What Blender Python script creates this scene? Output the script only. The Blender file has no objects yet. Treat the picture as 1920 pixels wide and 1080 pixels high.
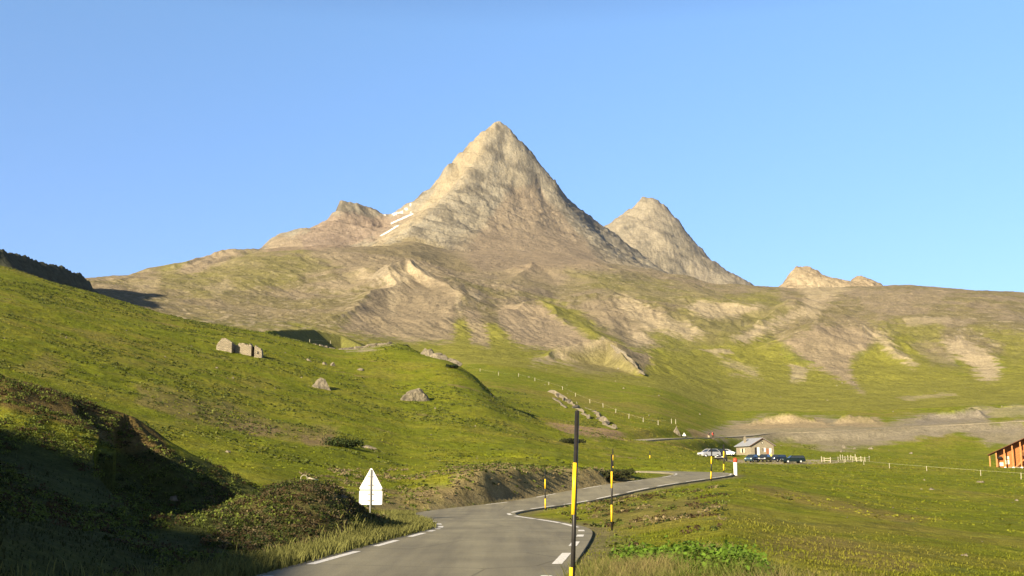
import bpy, math, time
import numpy as np
from mathutils import Vector
T0 = time.time()
S = bpy.context.scene
COL = S.collection
PI = math.pi
# ------------------------------------------------------------------ camera
F = 2000.0                                   # focal length in photo pixels (1920 wide)
PITCH = math.atan(347 / F)
cp, sp = math.cos(PITCH), math.sin(PITCH)
cam = bpy.data.cameras.new('camera')
cam.sensor_width = 36.0
cam.lens = 36.0 * F / 1920.0
cam.clip_start = 0.1
cam.clip_end = 20000
cam_o = bpy.data.objects.new('camera', cam)
COL.objects.link(cam_o)
cam_o.location = (0, 0, 0)
cam_o.rotation_euler = (PI / 2 + PITCH, 0, 0)
S.camera = cam_o
# ------------------------------------------------------------------ light
SUN_AZ = math.radians(40)                    # heading the light travels, clockwise from +Y
SUN_EL = math.radians(21)
LDIR = np.array([math.sin(SUN_AZ) * math.cos(SUN_EL), math.cos(SUN_AZ) * math.cos(SUN_EL), -math.sin(SUN_EL)])
W = bpy.data.worlds.new('World')
S.world = W
W.use_nodes = True
wn = W.node_tree.nodes
bg = wn['Background']
sky = wn.new('ShaderNodeTexSky')
sky.sky_type = 'NISHITA'
sky.sun_disc = False
sky.sun_elevation = SUN_EL
sky.sun_rotation = PI + SUN_AZ
sky.altitude = 2500
sky.air_density = 1.0
sky.dust_density = 0.3
sky.ozone_density = 2.0
hs = wn.new('ShaderNodeHueSaturation')
hs.inputs['Saturation'].default_value = 1.0
hs.inputs['Value'].default_value = 1.0
W.node_tree.links.new(sky.outputs[0], hs.inputs['Color'])
# deep blue high altitude sky, dimmed overhead to deepen shadows: darker above about 30 degrees, even lower down
wtc = wn.new('ShaderNodeTexCoord'); wsp = wn.new('ShaderNodeSeparateXYZ'); wr = wn.new('ShaderNodeValToRGB'); wm = wn.new('ShaderNodeMix')
W.node_tree.links.new(wtc.outputs['Generated'], wsp.inputs[0]); W.node_tree.links.new(wsp.outputs[2], wr.inputs[0])
wr.color_ramp.elements[0].position = 0.0; wr.color_ramp.elements[0].color = (.53, .57, .74, 1)
wr.color_ramp.elements[1].position = 1.0; wr.color_ramp.elements[1].color = (.14, .16, .22, 1)
for p_, c_ in ((.14, (.64, .70, .86, 1)), (.40, (.92, 1.06, 1.10, 1)), (.52, (.55, .64, .75, 1)), (.70, (.2, .24, .30, 1))):
    e_ = wr.color_ramp.elements.new(p_); e_.color = c_
# and dimmed on the unseen side behind the camera, to deepen the shadows further
wmr = wn.new('ShaderNodeMapRange'); wmr.inputs[1].default_value = -.35; wmr.inputs[2].default_value = .25; wmr.inputs[3].default_value = .45; wmr.inputs[4].default_value = 1.0
wm2 = wn.new('ShaderNodeMath'); wm2.operation = 'MULTIPLY'; wm2.inputs[1].default_value = 0.109
W.node_tree.links.new(wsp.outputs[1], wmr.inputs[0]); W.node_tree.links.new(wmr.outputs[0], wm2.inputs[0]); W.node_tree.links.new(wm2.outputs[0], bg.inputs[1])
wm.data_type = 'RGBA'; wm.blend_type = 'MULTIPLY'; wm.inputs[0].default_value = 1
W.node_tree.links.new(hs.outputs[0], wm.inputs[6]); W.node_tree.links.new(wr.outputs[0], wm.inputs[7])
W.node_tree.links.new(wm.outputs[2], bg.inputs[0])
bg.inputs[1].default_value = 0.10
sl = bpy.data.lights.new('sun', 'SUN')
sl.energy = 5.0
sl.angle = math.radians(0.5)
sl.color = (1.0, 0.85, 0.61)
so = bpy.data.objects.new('sun', sl)
COL.objects.link(so)
so.rotation_euler = Vector(LDIR).to_track_quat('-Z', 'Y').to_euler()
S.view_settings.view_transform = 'Standard'
S.view_settings.look = 'None'
S.view_settings.gamma = 1
S.view_settings.exposure = 1.3
HAZE = 0.00005
S.cycles.max_bounces = 4
S.cycles.diffuse_bounces = 2

# ------------------------------------------------------------------ helpers: noise
rng = np.random.default_rng(7)
_perm = rng.permutation(256).astype(np.int32)
_perm = np.concatenate([_perm, _perm])
_ga = rng.random(256) * 2 * PI
_gx, _gy = np.cos(_ga).astype(np.float32), np.sin(_ga).astype(np.float32)

def perlin(x, y):
    xi = np.floor(x); yi = np.floor(y)
    xf = (x - xi).astype(np.float32); yf = (y - yi).astype(np.float32)
    xi = xi.astype(np.int64) & 255; yi = yi.astype(np.int64) & 255
    u = xf * xf * xf * (xf * (xf * 6 - 15) + 10); v = yf * yf * yf * (yf * (yf * 6 - 15) + 10)
    x1 = (xi + 1) & 255; y1 = (yi + 1) & 255
    def gr(a, b, dx, dy):
        h = _perm[_perm[a] + b]
        return _gx[h] * dx + _gy[h] * dy
    n0 = gr(xi, yi, xf, yf); n1 = gr(x1, yi, xf - 1, yf)
    n2 = gr(xi, y1, xf, yf - 1); n3 = gr(x1, y1, xf - 1, yf - 1)
    a = n0 + u * (n1 - n0); b = n2 + u * (n3 - n2)
    return (a + v * (b - a)) * 1.5

def fbm(x, y, wl, oct=4, gain=0.5, seed=0.0):
    s = np.zeros(np.shape(x), np.float32); a = 1.0; t = 0
    for o in range(oct):
        k = 2.03 ** o / wl
        s += a * perlin(x * k + 17.3 * o + seed, y * k - 9.7 * o + seed * 1.7)
        t += a; a *= gain
    return s / t

def ridged(x, y, wl, oct=4, gain=0.5, seed=0.0):
    s = np.zeros(np.shape(x), np.float32); a = 1.0; t = 0
    for o in range(oct):
        k = 2.03 ** o / wl
        s += a * (1 - 2 * np.abs(perlin(x * k + 31.1 * o + seed, y * k + 5.9 * o + seed * 1.3)))
        t += a; a *= gain
    return s / t

def sstep(a, b, x):
    t = np.clip((x - a) / (b - a), 0, 1)
    return t * t * (3 - 2 * t)

# ------------------------------------------------------------------ helpers: pixel of the photo + depth -> world
def gpy(py):
    v = (540 - py) / F
    return (sp + v * cp) / (cp - v * sp)

def P(px, py, d):
    u = (px - 960) / F; v = (540 - py) / F
    return (u * d / (cp - v * sp), d, d * gpy(py))

def proj(x, y, z):
    zc = np.maximum(y * cp + z * sp, 0.01)
    return 960 + F * x / zc, 540 - F * (z * cp - y * sp) / zc

# ------------------------------------------------------------------ road centre line (metres)
RC = np.array([(-3.6, -60, -3.0), (-3.5, -30, -2.0), (-3.3, -10, -1.55), (-3.0, 0, -1.5), (-2.3, 8, -1.5), (-1.6, 15.5, -1.5), (-0.8, 22.5, -1.5), (-0.2, 28.5, -1.53),
      (-0.05, 32.5, -1.6), (-0.45, 37, -1.66), (-1.2, 41.5, -1.72), (-1.95, 46, -1.78), (-2.2, 50, -1.81), (-1.5, 54, -1.8),
      (0.2, 57.8, -1.7), (2.0, 61.2, -1.58), (4.8, 66.2, -1.2), (7.8, 71, -.8), (11.2, 76, -.46), (14.0, 81, -.2),
      (15.2, 86, -.02), (14.2, 90.5, .1), (11, 93.6, .18), (6.5, 95.5, .22), (3.5, 96.2, .24), (0, 96.8, .26)], float)

def catmull(p, step):
    out = []
    n = len(p)
    for i in range(n - 1):
        p0 = p[max(i - 1, 0)]; p1 = p[i]; p2 = p[i + 1]; p3 = p[min(i + 2, n - 1)]
        m = max(2, int(np.linalg.norm(p2 - p1) / step))
        for j in range(m):
            t = j / m
            out.append(0.5 * ((2 * p1) + (-p0 + p2) * t + (2 * p0 - 5 * p1 + 4 * p2 - p3) * t * t + (-p0 + 3 * p1 - 3 * p2 + p3) * t ** 3))
    out.append(p[-1])
    return np.array(out)
def soften(c, s):
    k = np.exp(-.5 * (np.arange(-12, 13) / s) ** 2); k /= k.sum(); p = np.pad(c, ((12, 12), (0, 0)), mode='edge')
    o = sum(k[i] * p[i:i + len(c)] for i in range(25)); o[:12] = c[:12]; o[-12:] = c[-12:]; return o
RCS = soften(catmull(RC, 0.5), 2.6)
def road_frame(c):
    t = np.gradient(c[:, :2], axis=0); t /= np.linalg.norm(t, axis=1)[:, None]
    return t, np.stack([-t[:, 1], t[:, 0]], 1)           # tangent, left normal
RT, RN = road_frame(RCS)
RHW = 2.15 * np.ones(len(RCS))
# far upper road
def pts(l): return np.array([P(*q) for q in l], float)
UR = catmull(pts([(1180, 827, 205), (1230, 823, 222), (1283, 821, 250), (1340, 820, 283), (1390, 817.5, 300), (1440, 812.5, 316), (1560, 808.5, 325), (1685, 801, 340),
                  (1755, 798, 346), (1830, 794, 350), (1903, 790, 354), (1990, 788, 356)]), 2.0)
UR2 = catmull(pts([(1990, 762, 430), (1920, 763, 425), (1880, 765, 421), (1850, 768, 418), (1820, 771, 420)]), 3.0)

def near_line(x, y, C):
    """nearest sample of centre line C: distance, index"""
    bd = np.full(x.shape, 1e9, np.float32); bi = np.zeros(x.shape, np.int32)
    for i in range(len(C)):
        d = (x - C[i, 0]) ** 2 + (y - C[i, 1]) ** 2
        m = d < bd
        bd[m] = d[m]; bi[m] = i
    return np.sqrt(bd), bi

# ------------------------------------------------------------------ base terrain table
def Z(d, z): return (d, None, z)
COLS = {
 -300: [Z(8, -.5), Z(20, 1.2), Z(32, 3), Z(45, 4.6), (70, 690), (120, 580), (200, 490), (260, 462), (300, 470), (400, 520), (600, 570), (900, 530), (1400, 530)],
 0: [Z(8, -1.0), Z(20, -.3), Z(30, .6), Z(40, 1.5), Z(50, 2.6), (70, 725), (90, 675), (120, 618), (160, 565), (200, 530), (250, 501), (270, 497), (300, 512), (400, 570), (550, 600), (900, 540), (1200, 530), (1500, 600)],
 170: [Z(8, -1.2), Z(20, -.9), Z(30, -.5), Z(40, .2), Z(50, 1.1), (70, 770), (100, 702), (140, 640), (190, 585), (240, 550), (260, 545), (300, 570), (400, 605), (500, 592), (700, 550), (900, 526), (1000, 532), (1400, 600)],
 330: [Z(8, -1.35), Z(18, -1.3), Z(30, -1.2), Z(40, -.9), Z(50, -.2), (62, 835), (80, 785), (100, 742), (140, 682), (190, 625), (235, 597), (260, 594), (300, 630), (400, 655), (500, 625), (650, 585), (800, 545), (950, 512), (1050, 512), (1400, 560)],
 500: [Z(8, -1.45), Z(16, -1.5), Z(28, -1.3), Z(36, -1.2), Z(45, -.9), (60, 868), (80, 828), (110, 780), (150, 712), (190, 662), (225, 631), (250, 624), (290, 655), (350, 690), (450, 665), (550, 630), (700, 590), (850, 540), (1050, 482), (1150, 467), (1250, 480), (1600, 520)],
 640: [Z(8, -1.5), Z(15, -1.55), Z(25, -1.6), Z(36, -1.8), Z(45, -1.5), Z(55, -.8), (70, 868), (100, 822), (140, 762), (180, 706), (220, 666), (250, 653), (290, 685), (350, 700), (450, 670), (550, 640), (600, 620), (800, 560), (1000, 500), (1150, 464), (1250, 462), (1350, 475), (1700, 500)],
 760: [Z(8, -1.5), Z(15, -1.6), Z(30, -1.7), Z(42, -1.8), Z(50, -1.7), Z(58, -1.1), (75, 881), (100, 852), (140, 790), (180, 730), (220, 668), (240, 645), (255, 637), (290, 680), (350, 715), (420, 692), (500, 665), (600, 640), (700, 600), (850, 545), (1000, 500), (1150, 480), (1350, 463), (1550, 453), (1700, 450)],
 845: [Z(8, -1.5), Z(30, -1.6), Z(50, -1.8), Z(56, -1.5), (62, 897), (80, 876), (110, 840), (150, 780), (185, 716), (210, 682), (225, 672), (250, 705), (300, 735), (360, 712), (430, 690), (520, 662), (620, 638), (800, 560), (1000, 525), (1200, 502), (1400, 486), (1600, 477), (1750, 470)],
 900: [Z(8, -1.5), Z(30, -1.6), Z(50, -1.8), (58, 888), (65, 883), (80, 873), (110, 842), (140, 802), (175, 742), (200, 714), (215, 706), (240, 735), (290, 738), (350, 712), (430, 688), (520, 662), (620, 640), (800, 575), (1000, 532), (1200, 506), (1400, 488), (1600, 476), (1750, 468)],
 960: [Z(8, -1.5), Z(30, -1.6), Z(52, -1.8), (58, 881), (65, 878), (80, 868), (110, 843), (140, 812), (170, 778), (185, 770), (205, 788), (250, 768), (320, 732), (400, 700), (480, 680), (600, 650), (800, 590), (1000, 545), (1200, 515), (1400, 494), (1600, 478), (1750, 468)],
 1040: [Z(8, -1.45), Z(30, -1.55), Z(52, -1.7), (59, 881), (66, 879), (80, 873), (110, 853), (140, 830), (165, 806), (180, 801), (200, 808), (250, 783), (320, 747), (400, 715), (500, 685), (600, 660), (800, 610), (1000, 560), (1200, 518), (1400, 497), (1600, 482), (1750, 474)],
 1130: [Z(8, -1.4), Z(30, -1.45), Z(50, -1.4), Z(60, -1.1), (65, 880), (72, 878), (82, 878), Z(92, .3), Z(100, .4), (110, 869), (140, 845), (165, 826), (200, 814), (240, 800), (300, 770), (400, 730), (500, 700), (600, 670), (750, 630), (900, 585), (1100, 535), (1300, 500), (1500, 497), (1800, 495)],
 1180: [Z(8, -1.35), Z(30, -1.4), Z(50, -1.3), Z(65, -1.0), Z(72, -.3), Z(78, .1), Z(88, .05), Z(98, .35), (112, 872), (140, 850), (180, 832), (220, 816), (250, 803), (310, 772), (410, 732), (510, 702), (610, 676), (750, 640), (880, 600), (1050, 555), (1250, 515), (1430, 503), (1600, 503)],
 1230: [Z(8, -1.3), Z(30, -1.3), Z(50, -1.15), Z(68, -.85), Z(80, -.3), Z(97, .35), (112, 873), (140, 854), (180, 837), (220, 820), (250, 808), (320, 775), (420, 735), (520, 705), (620, 680), (750, 645), (850, 610), (1000, 570), (1200, 530), (1350, 510), (1500, 508)],
 1350: [Z(8, -1.25), Z(22, -1.2), Z(45, -.95), Z(70, -.5), Z(82, -.1), Z(97, .3), (120, 876), (160, 870.5), (210, 867), (235, 866), (250, 858), (270, 846), (300, 828), (330, 812), (370, 798), (450, 770), (550, 735), (650, 700), (750, 660), (850, 620), (1000, 580), (1200, 550), (1300, 535), (1400, 540)],
 1500: [Z(8, -1.2), Z(17, -1.45), Z(30, -1.5), Z(50, -1.4), Z(80, -1.0), (100, 902), (140, 886), (180, 875), (210, 868), (235, 866), (260, 860), (300, 838), (325, 818), (345, 806), (370, 795), (450, 772), (550, 745), (650, 715), (750, 680), (880, 640), (1000, 600), (1200, 560), (1300, 540), (1400, 550)],
 1700: [Z(8, -1.2), Z(20, -1.7), Z(40, -1.9), Z(60, -2), Z(90, -1.7), (130, 898), (180, 882), (230, 874), (270, 862), (300, 845), (325, 822), (340, 803), (365, 795), (400, 782), (500, 755), (600, 725), (700, 695), (800, 655), (900, 615), (1050, 570), (1250, 537), (1400, 545)],
 1900: [Z(8, -1.2), Z(22, -2.0), Z(45, -2.4), Z(65, -2.5), Z(100, -2.2), (140, 899), (190, 887), (240, 878), (270, 870), (300, 850), (335, 815), (352, 792), (375, 788), (400, 770), (420, 764), (500, 750), (600, 720), (700, 685), (800, 650), (950, 590), (1100, 560), (1250, 550), (1400, 560)],
 2300: [Z(8, -1.2), Z(22, -2.0), Z(45, -2.6), Z(65, -2.9), Z(100, -2.9), (140, 905), (190, 892), (240, 880), (300, 850), (352, 800), (420, 770), (600, 730), (800, 665), (1100, 570), (1250, 555), (1400, 565)],
}
OFF = {-180: [(8, -1.5), (60, -3), (200, -8), (1000, -20), (4500, -40)], -120: [(8, -1.4), (60, -2), (200, -4), (1000, -20), (4500, -30)], -80: [(8, -1.2), (60, 2), (200, 10), (1000, 60), (4500, 60)],
       -50: [(8, -1.0), (20, .6), (40, 3), (70, 7), (120, 15), (200, 28), (400, 60), (1000, 150), (4500, 200)],
       60: [(8, -1.3), (60, -3.5), (140, -3), (240, 0), (400, 30), (800, 100), (1200, 180), (4500, 150)], 100: [(8, -1.4), (60, -5), (240, -12), (1000, 20), (4500, 100)], 180: [(8, -1.5), (60, -3), (200, -8), (1000, -20), (4500, -40)]}
LR = np.linspace(math.log(2.0), math.log(6000.0), 900)
_az, _tb = [], []
for px, l in COLS.items():
    a = math.atan((px - 960) / F / cp); ca = math.cos(a)
    r, z = [], []
    for q in l:
        r.append(q[0] / ca); z.append(q[2] if q[1] is None else q[0] * gpy(q[1]))
    r += [r[-1] * 1.3, 6500.]; z += [z[-1] - 0.12 * r[-2] * .3, z[-1] - 300]
    _az.append(math.degrees(a)); _tb.append(np.interp(np.exp(LR), r, z))
for a, l in OFF.items():
    _az.append(a); _tb.append(np.interp(np.exp(LR), [q[0] for q in l], [q[1] for q in l]))
o = np.argsort(_az); _az = np.array(_az)[o]; _tb = np.array(_tb)[o]
# resample in azimuth with a monotone-ish cubic (Catmull-Rom in index of unequal knots -> smoothstep blend of linear)
AZG = np.concatenate([np.arange(-180, -40, 1.0), np.arange(-40, 40, 0.1), np.arange(40, 180.01, 1.0)])
TAB = np.stack([np.interp(AZG, _az, _tb[:, k]) for k in range(len(LR))], 1)
def gsm(A, n, s):
    k = np.exp(-0.5 * (np.arange(-n, n + 1) / s) ** 2); k /= k.sum()
    Pd = np.pad(A, ((n, n), (0, 0)), mode='edge')
    return sum(k[i] * Pd[i:i + A.shape[0]] for i in range(2 * n + 1))
TAB = gsm(TAB, 12, 5.0)
TAB = gsm(TAB.T.copy(), 8, 2.6).T.copy()
AZI = np.arange(len(AZG))
def table(x, y):
    az = np.degrees(np.arctan2(x, y)); lr = np.log(np.maximum(np.hypot(x, y), 2.0))
    fi = np.interp(az, AZG, AZI); fk = (lr - LR[0]) / (LR[1] - LR[0])
    fk = np.clip(fk, 0, len(LR) - 1.001); fi = np.clip(fi, 0, len(AZG) - 1.001)
    i = fi.astype(int); k = fk.astype(int); a = fi - i; b = fk - k
    return (TAB[i, k] * (1 - a) * (1 - b) + TAB[i + 1, k] * a * (1 - b) + TAB[i, k + 1] * (1 - a) * b + TAB[i + 1, k + 1] * a * b)

# ------------------------------------------------------------------ ridges and peaks
def ridge(x, y, L, s, world=False, sr=None):
    """roof-shaped ridge along polyline L; s = slope on the left of its direction, sr on the right"""
    C = np.array(L, float) if world else pts(L)
    sr = s if sr is None else sr
    z = np.full(x.shape, -1e4)
    for a, b in zip(C[:-1], C[1:]):
        dx, dy = b[0] - a[0], b[1] - a[1]; L2 = dx * dx + dy * dy + 1e-9
        t0 = ((x - a[0]) * dx + (y - a[1]) * dy) / L2; t = np.clip(t0, 0, 1)
        ex, ey = x - a[0] - t * dx, y - a[1] - t * dy
        side = dx * ey - dy * ex
        z = np.maximum(z, a[2] + t * (b[2] - a[2]) - np.hypot(ex, ey) * np.where(t0 > 1, max(s, sr), np.where(side > 0, s, sr)))
    return z

def dens(L, step):
    C = pts(L); out = [C[0]]
    for a, b in zip(C[:-1], C[1:]):
        n = max(1, int(np.linalg.norm(b[:2] - a[:2]) / step))
        for j in range(1, n + 1): out.append(a + (b - a) * j / n)
    return np.array(out)

class RBF:
    def __init__(s, P3):
        P3 = np.array(P3, float)
        c = P3[:, :2].mean(0); R0 = np.hypot(*(P3[:, :2] - c).T).max() * 1.25
        ring = np.array([(c[0] + R0 * math.cos(t), c[1] + R0 * math.sin(t), 20.0) for t in np.linspace(0, 2 * PI, 40, endpoint=False)])
        P3 = np.concatenate([P3, ring])
        keep = []
        for i, p in enumerate(P3):
            if all(np.hypot(*(p[:2] - P3[j][:2])) > 6 for j in keep): keep.append(i)
        s.p = P3[keep]; n = len(s.p)
        D = np.hypot(s.p[:, None, 0] - s.p[None, :, 0], s.p[:, None, 1] - s.p[None, :, 1])
        A = np.zeros((n + 3, n + 3)); A[:n, :n] = D; A[:n, n] = 1; A[:n, n + 1:] = s.p[:, :2] / 1000; A[n:, :n] = A[:n, n:].T
        s.w = np.linalg.solve(A, np.concatenate([s.p[:, 2], [0, 0, 0]]))
    def __call__(s, x, y):
        z = s.w[-3] + s.w[-2] * x / 1000 + s.w[-1] * y / 1000
        for (px, py, _), w in zip(s.p, s.w): z = z + w * np.hypot(x - px, y - py)
        return z

def behind(C, k, dz):
    return np.stack([C[:, 0] * k, C[:, 1] * k, C[:, 2] * k - dz], 1)

M1L = dens([(930, 233, 2000), (918, 238, 1998), (905, 247, 1995), (870, 285, 1985), (840, 310, 1975), (815, 345, 1970), (790, 372, 1965), (765, 386, 1965), (740, 396, 1975), (722, 400, 1990), (700, 393, 1990), (680, 387, 1985), (655, 381, 1975), (637, 378, 1965), (630, 392, 1962), (624, 404, 1960), (600, 419, 1950), (560, 435, 1930), (545, 440, 1920), (520, 441, 1900), (505, 452, 1890), (487, 468, 1880), (440, 500, 1860), (400, 540, 1840)], 22)
M1R = dens([(930, 233, 2000), (945, 240, 2000), (960, 250, 2000), (985, 280, 2000), (1010, 312, 2005), (1040, 336, 2010), (1048, 355, 2015), (1060, 372, 2020), (1087, 396, 2040), (1110, 403, 2100), (1137, 428, 2150), (1180, 480, 2180), (1230, 530, 2200)], 25)
M1C = dens([(1060, 372, 2020), (1090, 412, 1980), (1120, 452, 1900), (1160, 492, 1820), (1200, 515, 1780)], 30)
M1A = dens([(930, 233, 2000), (893, 300, 1958), (855, 350, 1900), (812, 385, 1860), (790, 400, 1835), (740, 440, 1780), (690, 470, 1730)], 30)
M1B = dens([(790, 400, 1835), (792, 440, 1750), (800, 470, 1690)], 40)
M1E = dens([(637, 378, 1965), (632, 405, 1920), (622, 432, 1870), (600, 450, 1830)], 25)
M1I = pts([(945, 290, 1985), (905, 350, 1925), (965, 350, 1955), (1015, 360, 1985), (880, 420, 1810), (850, 470, 1690), (950, 425, 1840), (1000, 420, 1875), (1060, 430, 1915), (920, 485, 1690), (1000, 485, 1725), (1080, 480, 1770), (1130, 495, 1790),
           (720, 425, 1945), (690, 413, 1935), (650, 425, 1895), (700, 445, 1850), (650, 452, 1810), (600, 460, 1780), (560, 465, 1790), (520, 480, 1790), (860, 330, 1965), (830, 370, 1930), (800, 392, 1915), (760, 410, 1900), (730, 432, 1850), (1130, 440, 2050), (1160, 480, 2020)])
M1F = pts([(x, 545, 1480) for x in range(350, 1301, 75)])
mount1 = RBF(np.concatenate([M1L, M1R, M1C, M1A, M1B, M1E, M1I, M1F, behind(M1L[::2], 1.10, 170), behind(M1R[::2], 1.10, 170), behind(M1L[::3], 1.5, 700), behind(M1R[::3], 1.5, 700)]))
M2S = dens([(1080, 450, 2650), (1137, 426, 2620), (1160, 403, 2600), (1180, 391, 2600), (1189, 386, 2600), (1193, 371, 2600), (1203, 366, 2600), (1222, 366, 2600), (1233, 371, 2600), (1242, 381, 2600), (1255, 395, 2600), (1275, 418, 2590), (1290, 438, 2590), (1315, 468, 2580), (1345, 500, 2570), (1368, 520, 2560), (1384, 516, 2550), (1400, 527, 2540), (1430, 548, 2520), (1480, 575, 2500)], 13)
M2I = pts([(1200, 400, 2555), (1170, 440, 2480), (1215, 430, 2500), (1245, 440, 2490), (1190, 500, 2380), (1240, 490, 2430), (1285, 500, 2450), (1150, 470, 2450), (1230, 540, 2330), (1310, 525, 2430), (1350, 555, 2400)])
mount2 = RBF(np.concatenate([M2S, M2I, pts([(x, 610, 2080) for x in range(1000, 1501, 70)]), behind(M2S[::2], 1.08, 200), behind(M2S[::3], 1.4, 700)]))
M3S = dens([(1420, 570, 1500), (1445, 551, 1500), (1462, 541, 1500), (1474, 520, 1500), (1480, 503, 1500), (1492, 499, 1500), (1500, 507, 1500), (1512, 502, 1505), (1527, 507, 1505), (1540, 519, 1505), (1555, 529, 1505), (1572, 538, 1505), (1585, 545, 1505), (1597, 528, 1505), (1608, 521, 1505), (1625, 526, 1505), (1645, 537, 1505), (1680, 556, 1505)], 12)
mount3 = RBF(np.concatenate([M3S, pts([(x, 560, 1430) for x in range(1430, 1690, 40)]), pts([(x, 620, 1330) for x in range(1400, 1701, 60)]), behind(M3S[::3], 1.05, 70), behind(M3S[::4], 1.3, 300)]))

# hills out of the frame whose shadow falls into it: the crest is found by going back from the shadow's edge towards the sun
def back(q, t):
    p = np.array(P(*q)); return p - LDIR * (t / math.cos(SUN_EL))
SH1 = [back(q, t) for q, t in [((-300, 640, 34), 62), ((-100, 740, 31), 60), ((0, 785, 29.5), 58), ((150, 832, 29), 56), ((270, 885, 28.5), 55), ((375, 940, 27.5), 54), ((390, 985, 25.5), 53), ((480, 1006, 22.5), 50), ((560, 1040, 18.9), 46), ((560, 1090, 15.5), 44)]]
SH1.append(SH1[-1] + np.array([1.0, -2.5, -3.5])); SH1.append(SH1[-1] + np.array([2.0, -5, -9.0]))
SH1.insert(0, SH1[0] + np.array([-30, -8, 3.0]))
SH2 = [back(q, t) for q, t in [((90, 500, 720), 330), ((235, 522, 720), 330), ((252, 552, 715), 330), ((290, 576, 700), 325), ((330, 592, 690), 320)]]
SH2.append(SH2[-1] + np.array([60, -10, -90])); SH2.insert(0, SH2[0] + np.array([-250, 120, 10]))

DRK = [(-400, 400, 330), (-150, 440, 335), (0, 470, 345), (60, 485, 360), (118, 503, 380), (150, 517, 395), (166, 527, 405), (180, 548, 412)]
MOUNDS = [  # px, py(top), d, radius x, radius y, height
]
def gauss(x, y, cx, cy, rx, ry, h, rot=0.0):
    c, s = math.cos(rot), math.sin(rot)
    u = ((x - cx) * c + (y - cy) * s) / rx; v = (-(x - cx) * s + (y - cy) * c) / ry
    return h * np.exp(-(u * u + v * v))

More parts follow.
